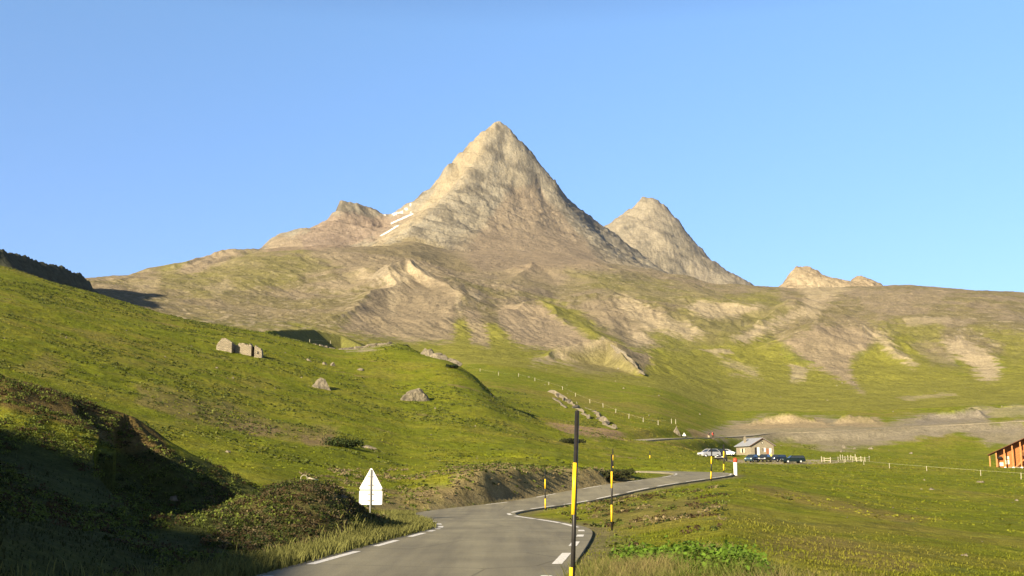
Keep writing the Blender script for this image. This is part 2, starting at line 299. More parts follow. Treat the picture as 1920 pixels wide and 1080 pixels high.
HUT = P(1408, 854, 262); CHA = P(1862, 878.5, 250)
PADS = [(HUT[0] + 2.2, HUT[1] + 4.2, HUT[2], 6.5, 14), (CHA[0] + 9, CHA[1] + .5, CHA[2], 11, 20)]
ID_G, ID_H, ID_M1, ID_M2, ID_M3, ID_DR = 0, 1, 2, 3, 4, 5
def height(x, y):
    """terrain height and which landform it belongs to, in world metres"""
    x = np.asarray(x, float); y = np.asarray(y, float)
    r = np.hypot(x, y); shp = x.shape
    z = table(x, y); idd = np.where(r > 460, ID_H, ID_G)
    near = r < 140
    # left shoulder ridge beside the road, roadside mound
    far = r > 15
    def mx(znew, m, k=0.0, newid=None):
        nonlocal z, idd
        zo = z[m]; zn = znew
        if k > 0:
            h = np.clip(0.5 + 0.5 * (zn - zo) / k, 0, 1); z[m] = zo * (1 - h) + zn * h + k * h * (1 - h)
        else:
            z[m] = np.maximum(zo, zn)
        if newid is not None:
            t = idd[m]; t[zn > zo] = newid; idd[m] = t
    m = (r < 90) & (x < 5)
    if m.any():
        X, Y = x[m], y[m]
        wx = X + 0.8 * fbm(X, Y, 6, 2, seed=3); wy = Y + 0.8 * fbm(X, Y, 6, 2, seed=8)
        mx(ridge(wx, wy, [(-500, 560, 34), (-200, 630, 36), (0, 702, 37), (120, 735, 38), (230, 772, 38.5), (300, 830, 37), (345, 890, 35.5), (370, 935, 34), (385, 985, 32)], 0.6, sr=0.26), m, 0.7)
        mx(-2.3 + 2.08 * np.exp(-((wx + 4.95) / np.where(wx > -4.95, 2.35, 4.3)) ** 2 - ((wy - 28) / 4.4) ** 2), m, .3)
        mx(-2.3 + gauss(wx, wy, -7.0, 24.5, 3.2, 4.0, 1.35, 0), m, .3)
        mx(-2.4 + gauss(wx, wy, -3.7, 31, 1.5, 3.6, 1.35, -.2), m, .2)
    m = (r < 400) & (y < 60)
    if m.any():
        mx(ridge(x[m], y[m], SH1, 0.75, world=True), m, 1.0)
    m = (r > 140) & (x < 100)
    if m.any():
        X, Y = x[m], y[m]
        n = fbm(X, Y, 60, 3, seed=5) * 10
        mx(ridge(X + n, Y - n, SH2, 0.7, world=True), m, 0, ID_H)
        mx(ridge(X + 4 * fbm(X, Y, 18, 3, seed=2), Y, DRK, 0.5, sr=1.5), m, 0, ID_DR)
    m = (r > 480) & (r < 1500)
    if m.any():
        X, Y = x[m], y[m]
        n = fbm(X, Y, 90, 3, seed=15) * 22; X = X + n; Y = Y + fbm(X, Y, 90, 3, seed=25) * 22
        zz = ridge(X, Y, [(640, 612, 640), (700, 545, 800), (735, 510, 860), (768, 494, 900), (815, 525, 860), (850, 560, 790), (868, 610, 700)], .62)
        zz = np.maximum(zz, ridge(X, Y, [(850, 535, 900), (862, 580, 800), (870, 625, 700)], .5))
        zz = np.maximum(zz, ridge(X, Y, [(480, 520, 950), (560, 535, 900), (640, 515, 930), (690, 510, 940), (735, 520, 900)], .4))
        zz = np.maximum(zz, ridge(X, Y, [(930, 560, 950), (1000, 500, 1180), (1080, 520, 1150), (1180, 565, 1000)], .35))
        zz = np.maximum(zz, ridge(X, Y, [(930, 600, 760), (985, 572, 830), (1040, 590, 790), (1100, 630, 700)], .45))
        zz = np.maximum(zz, ridge(X, Y, [(1080, 560, 960), (1180, 560, 960), (1260, 590, 880), (1330, 630, 790)], .35))
        zz = np.maximum(zz, ridge(X, Y, [(1280, 560, 1050), (1400, 570, 1000), (1440, 590, 960)], .35))
        zz = np.maximum(zz, ridge(X, Y, [(1370, 640, 800), (1440, 600, 900), (1500, 560, 1050)], .4))
        zz = np.maximum(zz, ridge(X, Y, [(1465, 640, 760), (1530, 609, 830), (1600, 607, 850), (1650, 640, 790), (1715, 686, 690)], .4))
        zz = np.maximum(zz, ridge(X, Y, [(1770, 640, 790), (1800, 632, 800), (1880, 690, 690)], .45))
        zz = np.maximum(zz, ridge(X, Y, [(1690, 600, 980), (1780, 595, 980), (1850, 620, 900)], .35))
        zz = np.maximum(zz, ridge(X, Y, [(330, 511, 1160), (350, 493, 1200), (375, 476, 1250), (410, 469, 1280), (480, 471, 1300), (560, 478, 1300)], .5))
        mx(zz, m, 10)
    m = (r > 420) & (r < 700)
    if m.any():
        X, Y = x[m], y[m]
        X = X + fbm(X, Y, 30, 3, seed=33) * 7
        mx(ridge(X, Y, [(985, 682, 500), (1040, 660, 530), (1090, 645, 545), (1130, 636, 550), (1148, 645, 545), (1172, 668, 525), (1204, 700, 500)], .5, sr=1.0), m, 2)
        mx(ridge(X, Y, [(1165, 655, 560), (1190, 658, 565), (1215, 672, 555), (1225, 695, 530)], .5), m, 2)
    m = (r > 285) & (r < 460) & (x < 40)
    if m.any():
        mx(ridge(x[m], y[m], [(488, 640, 262), (503, 622, 300), (528, 619, 345), (590, 619, 390), (640, 630, 398), (690, 655, 380)], .3, sr=.85), m, 2)
    m = (r > 330) & (r < 450) & (x > 40)
    if m.any():
        X, Y = x[m], y[m]
        n = fbm(X, Y, 14, 3, seed=44) * 3
        zz = ridge(X + n, Y + n, [(1335, 806, 366), (1400, 796, 370), (1445, 777, 374), (1480, 772, 374), (1520, 782, 372), (1550, 796, 366)], .75)
        zz = np.maximum(zz, ridge(X + n, Y + n, [(1560, 797, 368), (1590, 777, 376), (1622, 779, 376), (1655, 800, 368)], .75))
        zz = np.maximum(zz, ridge(X + n, Y + n, [(1690, 798, 372), (1735, 777, 386), (1785, 766, 388), (1825, 765, 388), (1850, 785, 380)], .75))
        mx(zz, m, 1.2)
    # peaks
    for M, I, w in ((mount1, ID_M1, 1.0), (mount2, ID_M2, 1.0), (mount3, ID_M3, .45)):
        px_ = 960 + F * x / np.maximum(y, 1.0)
        m = {ID_M1: (r > 1500) & (px_ > 330) & (px_ < 1330) & (r < 2900), ID_M2: (r > 2090) & (px_ > 1000) & (px_ < 1560) & (r < 3600), ID_M3: (r > 1330) & (px_ > 1400) & (px_ < 1720) & (r < 1800)}[I] & (y > 0)
        if m.any():
            X, Y = x[m], y[m]
            n1 = fbm(X, Y, 120 * w, 4, seed=50) * 2 * w * (I != ID_M3)
            zz = M(X + n1, Y + n1 * .6)
            zb = z[m]
            mx(zz, m, 6, I)
    # relief noise
    m = r >= 200
    if m.any():
        X, Y, R = x[m], y[m], r[m]
        I = idd[m]; hi = sstep(300, 800, R)
        th = np.arctan2(X - 120, Y - 260) * 900 + 22 * fbm(X, Y, 90, 3, seed=86); rd_ = np.hypot(X - 120, Y - 260)
        gl = (4.4 * ridged(th, rd_ * .20, 75, 4, .55, seed=85) - 1.5) * sstep(45, 110, z[m]) * (.45 + .55 * sstep(-.25, .25, fbm(X, Y, 200, 3, seed=87)))
        k = gl + hi * (3.0 * ridged(X, Y, 110, 5, .5, seed=60) + .9 * ridged(X, Y, 11, 3, .6, seed=68) * sstep(-.05, .25, fbm(X, Y, 160, 4, seed=69)) + 1.3 * ridged(X, Y, 28, 4, .6, seed=61) * sstep(-.2, .3, fbm(X, Y, 140, 3, seed=67))) + (1 - hi) * .6 * fbm(X, Y, 30, 4, seed=62) + .12 * fbm(X, Y, 4, 2, seed=63)
        rockm = (I >= ID_M1) & (I <= ID_M3)
        Zb = z[m]; U = X + .3 * Y; Wv = 1.15 * Zb + .45 * Y
        rk = 7.5 * ridged(U, Wv, 150, 6, .55, seed=70) + 4.5 * ridged(U + 10 * fbm(U, Wv, 60, 2, seed=84), Wv * .32, 62, 4, .55, seed=83) + 3.0 * ridged(U, Wv, 34, 4, .6, seed=72)
        u = (Zb + .28 * X + 12 * fbm(U, Wv, 90, 3, seed=76)) / 31.0; fr = u - np.floor(u)
        rk += 11 * (fr - sstep(.6, .95, fr)) * (.3 + .7 * sstep(-.2, .3, fbm(U, Wv, 110, 3, seed=77)))
        u = (Zb - .2 * X + 5 * fbm(U, Wv, 36, 3, seed=78)) / 10.0; fr = u - np.floor(u)
        rk += 2.8 * (fr - sstep(.5, .9, fr))
        rks = np.where(I == ID_M1, sstep(385, 460, Zb + 45 * fbm(X, Y, 120, 3, seed=79) + 85 * sstep(70, 210, X) + 70 * sstep(-45, -125, X)), 1.0)
        rks = rks * (1 - .75 * sstep(-230, -320, X) * (I == ID_M1) * sstep(20, 60, 470 - Zb))
        rk = (rk - 11.5) * rks + 2.5 * ridged(X, Y, 70, 4, .55, seed=73) * (1 - rks)
        rk = np.where(I == ID_M3, rk * .38 + 3.2 * ridged(U, Wv, 15, 4, .6, seed=75) + 1, rk)
        k = np.where(rockm, rk, k)
        k = np.where(I == ID_DR, 1.6 * ridged(X, Y, 20, 4, .55, seed=74), k)
        z[m] += k
    m = r < 200
    if m.any():
        X, Y, R = x[m], y[m], r[m]
        z[m] += sstep(70, 200, R) * .6 * fbm(X, Y, 30, 4, seed=62) + sstep(12, 60, R) * .32 * fbm(X, Y, 9, 3, seed=64) + .05 * fbm(X, Y, 1.3, 3, .6, seed=65) * sstep(5, 20, R)
        z[m] += sstep(40, 110, R) * .17 * fbm(X, Y, 2.8, 3, .6, seed=66)
    # road bed
    m = (r < 150) & (x > -50) & (x < 26) & (y > -62) & (y < 120)
    if m.any():
        X, Y = x[m], y[m]
        d, i = near_line(X, Y, RCS)
        lat = (X - RCS[i, 0]) * RN[i, 0] + (Y - RCS[i, 1]) * RN[i, 1]
        s = RCS[i, 1]
        bank = (lat > 0) & (i > IB0) & (i < IB1)
        wdt = np.where(bank, 1.5, 3.2)
        wdt = np.where((lat < 0) & (s > 44) & (s < 85) & (i < IB2), 5.0, wdt)
        wdt = np.where((lat > 0) & (s < 44), 2.2, wdt)
        wdt = wdt * (1 + .25 * fbm(X, Y, 3, 2, seed=81))
        t = sstep(0, 1, (d - 2.35) / wdt)
        z[m] = (RCS[i, 2] - 0.02 - .0011 * r[m]) * (1 - t) + z[m] * t
    for (cx, cy, cz, r0, r1) in PADS:
        m = np.hypot(x - cx, y - cy) < r1
        if m.any():
            t = sstep(r0, r1, np.hypot(x[m] - cx, y[m] - cy)); z[m] = cz * (1 - t) + z[m] * t
    for C, hw, tw in ((UR, 3.2, 5.0), (UR2, 3.0, 5.0)):
        m = (r > 180) & (r < 470) & (x > 10)
        if m.any():
            X, Y = x[m], y[m]
            d, i = near_line(X, Y, C)
            t = sstep(0, 1, (d - hw) / tw)
            z[m] = (C[i, 2] - 0.3) * (1 - t) + z[m] * t
    return z, idd
def _idx(xx, yy): return int(np.argmin((RCS[:, 0] - xx) ** 2 + (RCS[:, 1] - yy) ** 2))
IB0, IB1, IB2 = _idx(-1.5, 54), _idx(9, 73), _idx(15.2, 86)

# ------------------------------------------------------------------ the grid
azs = np.concatenate([np.arange(-180, -60, 1.5), np.arange(-60, -29, .4), np.arange(-29, 29, .042), np.arange(29, 60, .4), np.arange(60, 180, 1.5)])
rs = [0.4]
while rs[-1] < 5200:
    R = rs[-1]
    k = .08 if R < 4 else .008 if R < 200 else .006 if R < 330 else .0045 if R < 450 else .0023 if R < 1500 else .0015 if R < 2150 else .0023 if R < 2750 else .02
    rs.append(R * (1 + k))
rs = np.array(rs)
NA, NR = len(azs), len(rs)
A, Rg = np.meshgrid(np.radians(azs), rs, indexing='xy')
GX = (Rg * np.sin(A)).ravel(); GY = (Rg * np.cos(A)).ravel()
GZ, GI = height(GX, GY)
print('grid', NA, NR, 'height done', round(time.time() - T0, 1))

# ------------------------------------------------------------------ albedo of the ground (world positions)
PXg, PYg = proj(GX, GY, GZ)
RG = np.hypot(GX, GY)
Z2 = GZ.reshape(NR, NA)
dzr = np.gradient(Z2, axis=0) / np.gradient(Rg, axis=0)
dza = np.gradient(Z2, axis=1) / (np.maximum(np.gradient(A, axis=1), 1e-5) * Rg)
SLP = np.hypot(dzr, dza).ravel()
N1 = fbm(GX, GY, 60, 5, .55, seed=100); N2 = fbm(GX, GY, 9, 4, .6, seed=101); N3 = fbm(GX, GY, 1.5, 3, .6, seed=102); N4 = fbm(GX, GY, 300, 4, .5, seed=103)
def C3(*c): return np.array(c, np.float32)
G_LUSH, G_OLIVE, G_DRY, SHRUB, HEATH = C3(.158, .182, .013), C3(.202, .204, .020), C3(.27, .215, .06), C3(.050, .065, .018), C3(.13, .075, .04)
DIRT, ROCK, SCREE, BROWN, PALE = C3(.30, .21, .115), C3(.30, .255, .18), C3(.235, .19, .125), C3(.185, .155, .08), C3(.36, .295, .19)
col = np.empty((len(GX), 3), np.float32)
def lerp(c, a):
    global col
    a = a[:, None]
    col = col * (1 - a) + c * a
col[:] = G_LUSH
lerp(G_OLIVE, sstep(-.25, .25, N2 + .6 * N1))
lerp(G_DRY * .8, .55 * sstep(.15, .5, N1 + .5 * N2))
lerp(SHRUB * 1.5, .5 * sstep(.18, .42, N3 + .4 * N2) * (RG < 500))
# high alpine zone
alt = GZ + 30 * N4 + 14 * N1
FL = fbm(np.arctan2(GX - 120, GY - 260) * 900, np.hypot(GX - 120, GY - 260) * .22, 26, 4, .6, seed=140)     # streaks down the fall line
lerp(BROWN, .95 * sstep(50, 105, alt + 30 * FL) * (RG > 430))
lerp(SCREE, .85 * sstep(-.25, .25, N1 + .3 * N2 + .6 * FL) * sstep(75, 150, alt) * (RG > 430))
lerp(C3(.17, .15, .065), .75 * sstep(-.05, .35, -N1 + .5 * N4 + .3 * FL) * sstep(90, 150, alt) * (1 - sstep(230, 300, alt)) * (RG > 430))
lerp(SCREE * .95, .5 * sstep(200, 270, alt))
lerp(ROCK, .8 * sstep(.60, .9, SLP + .25 * N2) * (RG > 430))
m1 = (GI >= ID_M1) & (GI <= ID_M3)
rk = np.clip(.5 + .9 * N1 + .4 * N2, 0, 1)
UA = GX + .3 * GY; WA = 1.15 * GZ + .45 * GY
CRK = ridged(UA + 12 * fbm(UA, WA, 50, 3, seed=161), WA * .75 + .5 * UA, 70, 4, .6, seed=160)
mr = C3(.228, .20, .142) * (1 - rk[:, None]) + C3(.290, .252, .178) * rk[:, None]
col[m1] = mr[m1]
mm1 = (GI == ID_M1).astype(np.float32)
lerp(C3(.245, .225, .175), .6 * mm1 * sstep(-.3, .3, N1 - N2))
lerp(SCREE * 1.0, mm1 * .9 * (1 - sstep(385, 455, GZ + 45 * fbm(GX, GY, 120, 3, seed=79) + 20 * N2 + 85 * sstep(70, 210, GX) + 70 * sstep(-45, -125, GX))))
lerp(C3(.09, .08, .06), .65 * sstep(.50, .68, CRK) * m1)
lerp(C3(.33, .285, .205), .6 * sstep(.12, .4, fbm((UA * .8 - WA * .55) * .16, UA * .55 + WA * .8, 11, 4, .65, seed=162)) * m1 * (GZ > 330))
lerp(C3(.14, .125, .095), .45 * sstep(.15, .42, fbm((UA * .8 - WA * .55) * .2, UA * .55 + WA * .8, 9, 4, .65, seed=166)) * m1 * (GZ > 330))
lerp(C3(.31, .265, .19), .5 * (GI == ID_M2) * sstep(-.3, .4, N1))
m2 = GI == ID_M2
m3 = GI == ID_M3
col[m3] = (mr * C3(1.15, 1.05, .95))[m3]
# pale loose stones and dark speckles on the far slopes
hz_ = ((RG > 440) & (GI == ID_H)) * sstep(40, 100, alt)
lerp(C3(.31, .26, .175), .75 * hz_ * sstep(.22, .40, fbm(GX * .8, GY * .5, 5, 3, .65, seed=163) + .35 * N4 - .1 * N1))
lerp(C3(.11, .10, .05), .5 * hz_ * sstep(.25, .42, fbm(GX, GY * .6, 12, 4, .65, seed=164)))
lerp(SCREE * 1.02, .8 * (GI == ID_H) * sstep(560, 600, PXg) * (1 - sstep(1030, 1130, PXg)) * sstep(150, 215, alt))
# bare soil and cattle paths on the near hill
lerp(DIRT * .75, .6 * (RG > 48) * (RG < 330) * (GX < 20) * sstep(.36, .46, fbm(GX * .6, GY * 1.3, 11, 4, .6, seed=165)))
col[GI == ID_DR] = C3(.07, .075, .05)  # cliff coloured dark, adding painted shade to its unlit face

N3f = fbm(GX, GY, 14, 4, .65, seed=107) * (RG > 300)
WX = 7 * fbm(PXg, PYg * 1.5, 45, 4, .6, seed=120); WY = 7 * fbm(PXg, PYg * 1.5, 45, 4, .6, seed=121)
def paint(poly, d0, d1, c, amt=1.0, brk=0.0, warp=1.0, ids=None, nz=None, soft=None):
    """tint the ground inside an outline (given by bearing and height angle, between two distances), with a frayed soft edge"""
    poly = np.array(poly, float)
    ext = np.ptp(poly, axis=0).min()
    soft = min(7.0, .12 * ext) * warp if soft is None else soft
    x0, y0 = poly.min(0) - 16 * warp - soft; x1, y1 = poly.max(0) + 16 * warp + soft
    m = (PXg > x0) & (PXg < x1) & (PYg > y0) & (PYg < y1) & (GY > d0) & (GY < d1)
    if ids is not None: m &= np.isin(GI, ids)
    ix = np.nonzero(m)[0]
    if not len(ix): return
    qx = PXg[ix] + WX[ix] * warp; qy = PYg[ix] + WY[ix] * warp * .7
    ins = np.zeros(len(ix), bool); n = len(poly); dd = np.full(len(ix), 1e9)
    for k in range(n):
        ax, ay = poly[k]; bx, by = poly[(k + 1) % n]
        ex, ey = bx - ax, by - ay; t = np.clip(((qx - ax) * ex + (qy - ay) * ey) / (ex * ex + ey * ey + 1e-9), 0, 1)
        dd = np.minimum(dd, np.hypot(qx - ax - t * ex, qy - ay - t * ey))
        if ay == by: continue
        ins ^= ((ay > qy) != (by > qy)) & (qx < (bx - ax) * (qy - ay) / (by - ay) + ax)
    sd = np.where(ins, dd, -dd) / max(soft, .3)
    nn = (N2 if nz is None else nz)[ix]
    a = amt * sstep(-.5, .5, sd * .5 + (1.1 * nn + .5 * N3f[ix]) * (soft > 1) - brk * .8)
    col[ix] = col[ix] * (1 - a[:, None]) + c * a[:, None]
_c, _s = math.cos(-.95), math.sin(-.95)
NST = fbm((GX * _c + GY * _s) * .17, (-GX * _s + GY * _c), 8, 4, .65, seed=150) + .5 * fbm(GX, GY, 5, 3, .6, seed=151)
HL = [ID_G, ID_H]; MM = [ID_M1]
# --- far hills: green tongues
GRN = C3(.208, .202, .036)
N2L = fbm(GX, GY, 30, 4, .6, seed=130)
for poly, am in [
    ([(640, 640), (1960, 700), (1960, 830), (640, 830)], 1.0),
    ([(820, 655), (830, 630), (862, 590), (880, 610), (930, 600), (955, 640), (1000, 660), (900, 690), (820, 690)], .9),
    ([(1010, 560), (1060, 565), (1110, 600), (1170, 655), (1140, 660), (1080, 620), (1030, 590)], .85),
    ([(930, 625), (950, 600), (990, 650), (960, 662)], .9),
    ([(1200, 660), (1240, 600), (1300, 560), (1450, 545), (1500, 575), (1440, 640), (1480, 660), (1400, 668), (1300, 665)], .35),
    ([(1380, 640), (1460, 645), (1500, 690), (1500, 760), (1350, 760), (1250, 700), (1220, 665)], .95),
    ([(1560, 720), (1640, 640), (1700, 620), (1800, 700), (1900, 720), (1920, 780), (1560, 790)], .95),
    ([(1640, 605), (1760, 600), (1780, 650), (1700, 660)], .6),
    ([(1820, 610), (1930, 625), (1930, 720), (1880, 700), (1880, 650)], .75),
    ([(1400, 540), (1460, 545), (1470, 575), (1400, 570)], .3),
    ([(300, 480), (560, 470), (640, 500), (500, 540), (380, 560), (300, 540)], .3),
    ([(1060, 500), (1250, 530), (1450, 560), (1350, 590), (1180, 560), (1060, 530)], .28),
]: paint(poly, 440, 1500, GRN, am, .12, 1.3, HL, N2L)
# --- far hills: rock and scree
PINK = C3(.265, .212, .14)
for poly, c, am, b in [
    ([(930, 580), (960, 568), (1010, 568), (1040, 590), (1090, 625), (1120, 640), (1060, 660), (990, 652), (960, 640), (935, 610)], PINK, .9, .1),
    ([(870, 580), (900, 585), (920, 650), (885, 645)], PINK, .8, .05),
    ([(640, 620), (700, 545), (768, 495), (815, 520), (860, 540), (850, 640), (760, 640)], SCREE, .85, .0),
    ([(715, 530), (735, 505), (768, 494), (800, 505), (812, 525), (770, 520), (745, 545)], PALE, .95, .15),
    ([(725, 560), (740, 535), (750, 560), (735, 600)], PALE, .5, .3),
    ([(850, 530), (858, 535), (868, 590), (862, 600), (852, 560)], PALE, .6, .2),
    ([(878, 545), (888, 543), (905, 560), (898, 564)], PALE, .9, .0),
    ([(1140, 555), (1175, 555), (1250, 590), (1300, 605), (1330, 630), (1290, 640), (1210, 620), (1170, 600)], PALE, .75, .35),
    ([(1080, 560), (1150, 560), (1210, 625), (1240, 650), (1180, 650), (1120, 610)], SCREE, .75, .1),
    ([(1170, 610), (1210, 625), (1230, 645), (1195, 650)], PALE, .8, .4),
    ([(1280, 575), (1310, 560), (1370, 568), (1440, 575), (1380, 595), (1330, 600)], PALE, .8, .35),
    ([(1370, 635), (1440, 600), (1490, 580), (1520, 575), (1480, 605), (1400, 642)], PALE, .8, .2),
    ([(1480, 510), (1560, 520), (1600, 545), (1560, 560), (1530, 600), (1500, 600), (1505, 560)], PALE, .6, .3),
    ([(1600, 540), (1780, 545), (1760, 570), (1620, 580)], SCREE, .6, .1),
    ([(1465, 640), (1530, 608), (1620, 612), (1640, 640), (1600, 670), (1595, 700), (1620, 740), (1580, 715), (1530, 690)], PINK, .85, .12),
    ([(1620, 612), (1660, 630), (1716, 680), (1715, 690), (1660, 660)], PALE, .75, .15),
    ([(1768, 640), (1800, 630), (1850, 660), (1882, 690), (1870, 710), (1850, 715), (1800, 675), (1775, 660)], PALE, .85, .12),
    ([(1690, 595), (1780, 593), (1790, 605), (1700, 612)], PALE, .5, .4),
    ([(1480, 680), (1520, 690), (1510, 715), (1480, 718)], PALE, .7, .35),
    ([(1700, 640), (1760, 640), (1800, 690), (1750, 685)], SCREE, .5, .2),
    ([(998, 680), (1060, 650), (1130, 632), (1150, 642), (1120, 655), (1070, 662), (1090, 690), (1050, 680)], PALE, .8, .2),
    ([(1140, 640), (1215, 660), (1222, 690), (1200, 700), (1165, 670)], SCREE, .9, .1),
    ([(1310, 655), (1370, 655), (1380, 665), (1330, 662)], PALE, .7, .1),
    ([(1330, 660), (1420, 690), (1430, 715), (1370, 700)], PALE, .5, .5),
    ([(330, 512), (345, 495), (375, 477), (410, 469), (460, 472), (420, 490), (370, 512)], PINK, .85, .0),
    ([(380, 540), (430, 520), (440, 545), (400, 560)], PALE, .4, .4),
    ([(240, 525), (300, 520), (300, 545), (260, 550)], PALE, .35, .4),
    ([(600, 540), (660, 500), (700, 500), (690, 530), (640, 560)], PALE, .4, .4),
    ([(1680, 745), (1790, 735), (1800, 742), (1700, 752)], PALE, .45, .3),
]: paint(poly, 420, 1700, c * 1.06, min(1, am * 1.1), b * .8, 1.0, HL + [ID_M3], (NST * 1.3 + .25 * N2) if c is PALE else N2)
paint([(480, 600), (720, 600), (720, 680), (480, 680)], 320, 460, C3(.15, .145, .045), .85, 0, 1.0, [ID_G, ID_H])
paint([(1050, 655), (1150, 638), (1222, 690), (1190, 705), (1080, 700)], 470, 620, C3(.20, .17, .085), .75, .1, 1.0, [ID_H])
# --- the peak: scree apron, brown shoulder, snow
SH_BR = C3(.20, .155, .10)
for poly, c, am, b in [
    ([(640, 470), (700, 460), (760, 446), (800, 452), (880, 490), (900, 520), (860, 530), (700, 500)], C3(.20, .165, .09), .9, 0),
    ([(870, 480), (960, 350), (1000, 340), (1080, 430), (1130, 500), (900, 510)], C3(.235, .185, .125), .75, .08),
    ([(620, 400), (720, 405), (780, 400), (720, 450), (600, 470), (480, 480), (560, 440)], C3(.24, .18, .13), .8, .0),
    ([(490, 468), (520, 440), (560, 445), (570, 470)], PINK, .8, 0),
]: paint(poly, 1100, 2100, c, am, b, 1.0, HL + MM, N2L)
paint([(925, 235), (890, 260), (830, 330), (790, 385), (720, 440), (690, 468), (740, 445), (800, 398), (860, 345), (900, 295)], 1600, 2100, C3(.32, .265, .17), .8, .05, 1.2, MM, N2L)  # sunward left facet painted lighter and warmer, sunlight put into the colour
SNOW = C3(.85, .85, .85)
for poly in ([(733, 401), (739, 399.5), (749, 398), (756, 396), (755, 399), (745, 400.5), (738, 403.5)], [(732, 419.5), (745, 412.5), (758, 406), (774, 400), (775, 401.3), (760, 408), (746, 414.5), (734, 420.6)], [(713, 441.5), (730, 432), (748, 422), (748.8, 423.2), (732, 433.5), (715, 442.8)],
             [(759, 391.3), (763, 390.2), (764.5, 391.8), (761, 394)], [(767, 385.5), (769, 382), (771, 383.5), (769.5, 387.5)], [(717, 402.3), (721, 402), (723, 403.8), (719, 404.2)], [(768, 398.6), (771, 397.8), (770.5, 399.6)]):
    paint(poly, 1650, 2100, SNOW, 1.0, 0, .3, MM, None, .35)
# --- near hill: dry and bare patches, bank, mound, shrubs, painted shade
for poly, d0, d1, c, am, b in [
    ([(250, 720), (330, 735), (430, 755), (520, 790), (640, 800), (620, 840), (520, 820), (420, 810), (330, 790), (260, 755)], 55, 220, C3(.21, .17, .06), .75, .2),
    ([(425, 800), (470, 785), (520, 795), (530, 815), (470, 820)], 50, 200, DIRT * .8, .6, .25),
    ([(560, 815), (625, 815), (630, 835), (575, 842)], 50, 200, DIRT * .8, .6, .3),
    ([(20, 690), (90, 660), (150, 690), (80, 710)], 60, 260, G_DRY, .5, .3),
    ([(1020, 785), (1060, 792), (1100, 790), (1160, 805), (1180, 822), (1120, 825), (1060, 812)], 120, 230, DIRT, .95, .0),
    ([(740, 930), (800, 910), (850, 905), (870, 940), (840, 965), (780, 962), (700, 950)], 40, 75, C3(.24, .19, .09), .8, .15),
    ([(640, 655), (690, 640), (755, 626), (790, 632), (850, 655), (850, 668), (800, 655), (760, 642), (700, 652), (650, 660)], 200, 300, ROCK, .95, .0),
    ([(590, 640), (625, 645), (610, 652)], 220, 300, ROCK, .9, .0),
    ([(1280, 822), (1340, 800), (1440, 776), (1560, 780), (1660, 790), (1700, 780), (1860, 765), (1860, 790), (1920, 790), (1940, 850), (1860, 838), (1800, 815), (1680, 832), (1580, 850), (1480, 835), (1400, 830)], 262, 470, C3(.265, .225, .15), .92, .28),
    ([(1820, 765), (1930, 758), (1930, 785), (1850, 780)], 380, 470, C3(.33, .28, .18), .6, .1),
    ([(1345, 806), (1400, 796), (1450, 776), (1520, 780), (1560, 798), (1590, 776), (1640, 780), (1665, 798), (1560, 804), (1400, 808)], 350, 400, C3(.31, .245, .145), .85, .1),
    ([(1690, 798), (1740, 777), (1830, 764), (1855, 786), (1780, 796)], 350, 410, C3(.24, .21, .16), .9, .1),
    ([(1440, 812), (1700, 801), (1900, 791), (1925, 793), (1900, 815), (1800, 812), (1650, 826), (1500, 826)], 262, 360, C3(.27, .235, .165), .8, .15),
    ([(1285, 805), (1340, 800), (1360, 818), (1300, 822)], 200, 300, DIRT * .9, .7, .0),
    ([(860, 878), (940, 878), (1120, 878), (1150, 868), (1190, 895), (1150, 915), (1000, 938), (860, 952), (830, 935)], 53, 80, C3(.30, .235, .115), .85, .05),
    ([(0, 690), (120, 728), (250, 772), (300, 810), (340, 880), (250, 860), (150, 800), (0, 760)], 28, 48, HEATH, .75, .25),
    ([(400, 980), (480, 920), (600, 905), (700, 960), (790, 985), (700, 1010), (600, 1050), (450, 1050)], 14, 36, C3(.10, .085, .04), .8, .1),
    ([(-400, 860), (0, 800), (180, 850), (320, 850), (420, 870), (560, 905), (470, 925), (400, 960), (430, 1040), (300, 1200), (-600, 1200)], 8, 46, C3(.055, .065, .024), .85, .0),  # dark bilberry cover, darkened to paint shade into the lower left
    ([(1400, 905), (1520, 925), (1650, 950), (1780, 975), (1700, 980), (1560, 955), (1420, 925)], 40, 160, C3(.22, .15, .06), .5, .25),
    ([(1380, 1010), (1550, 1000), (1750, 1060), (1700, 1080), (1450, 1050)], 14, 60, C3(.21, .15, .06), .5, .3),
    ([(1110, 940), (1300, 925), (1340, 960), (1200, 990), (1110, 980)], 24, 70, C3(.19, .145, .06), .55, .3),
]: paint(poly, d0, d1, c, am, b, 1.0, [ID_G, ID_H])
# verge strips and the gravel yard in front of the hut
mr_ = (RG < 130)
ix = np.nonzero(mr_)[0]
dd, _ = near_line(GX[ix], GY[ix], RCS)
a = (1 - sstep(2.5, 3.6, dd + .5 * N3[ix])) * .7
col[ix] = col[ix] * (1 - a[:, None]) + C3(.20, .165, .095) * a[:, None]
paint([(1325, 866), (1345, 863), (1460, 860), (1560, 862), (1620, 864), (1560, 869), (1400, 871), (1330, 871)], 190, 262, C3(.36, .31, .21), .9, 0, .3)
col *= (1 + .22 * N3 + .12 * N2)[:, None]
np.clip(col, .01, .9, out=col)
print('albedo done', round(time.time() - T0, 1))

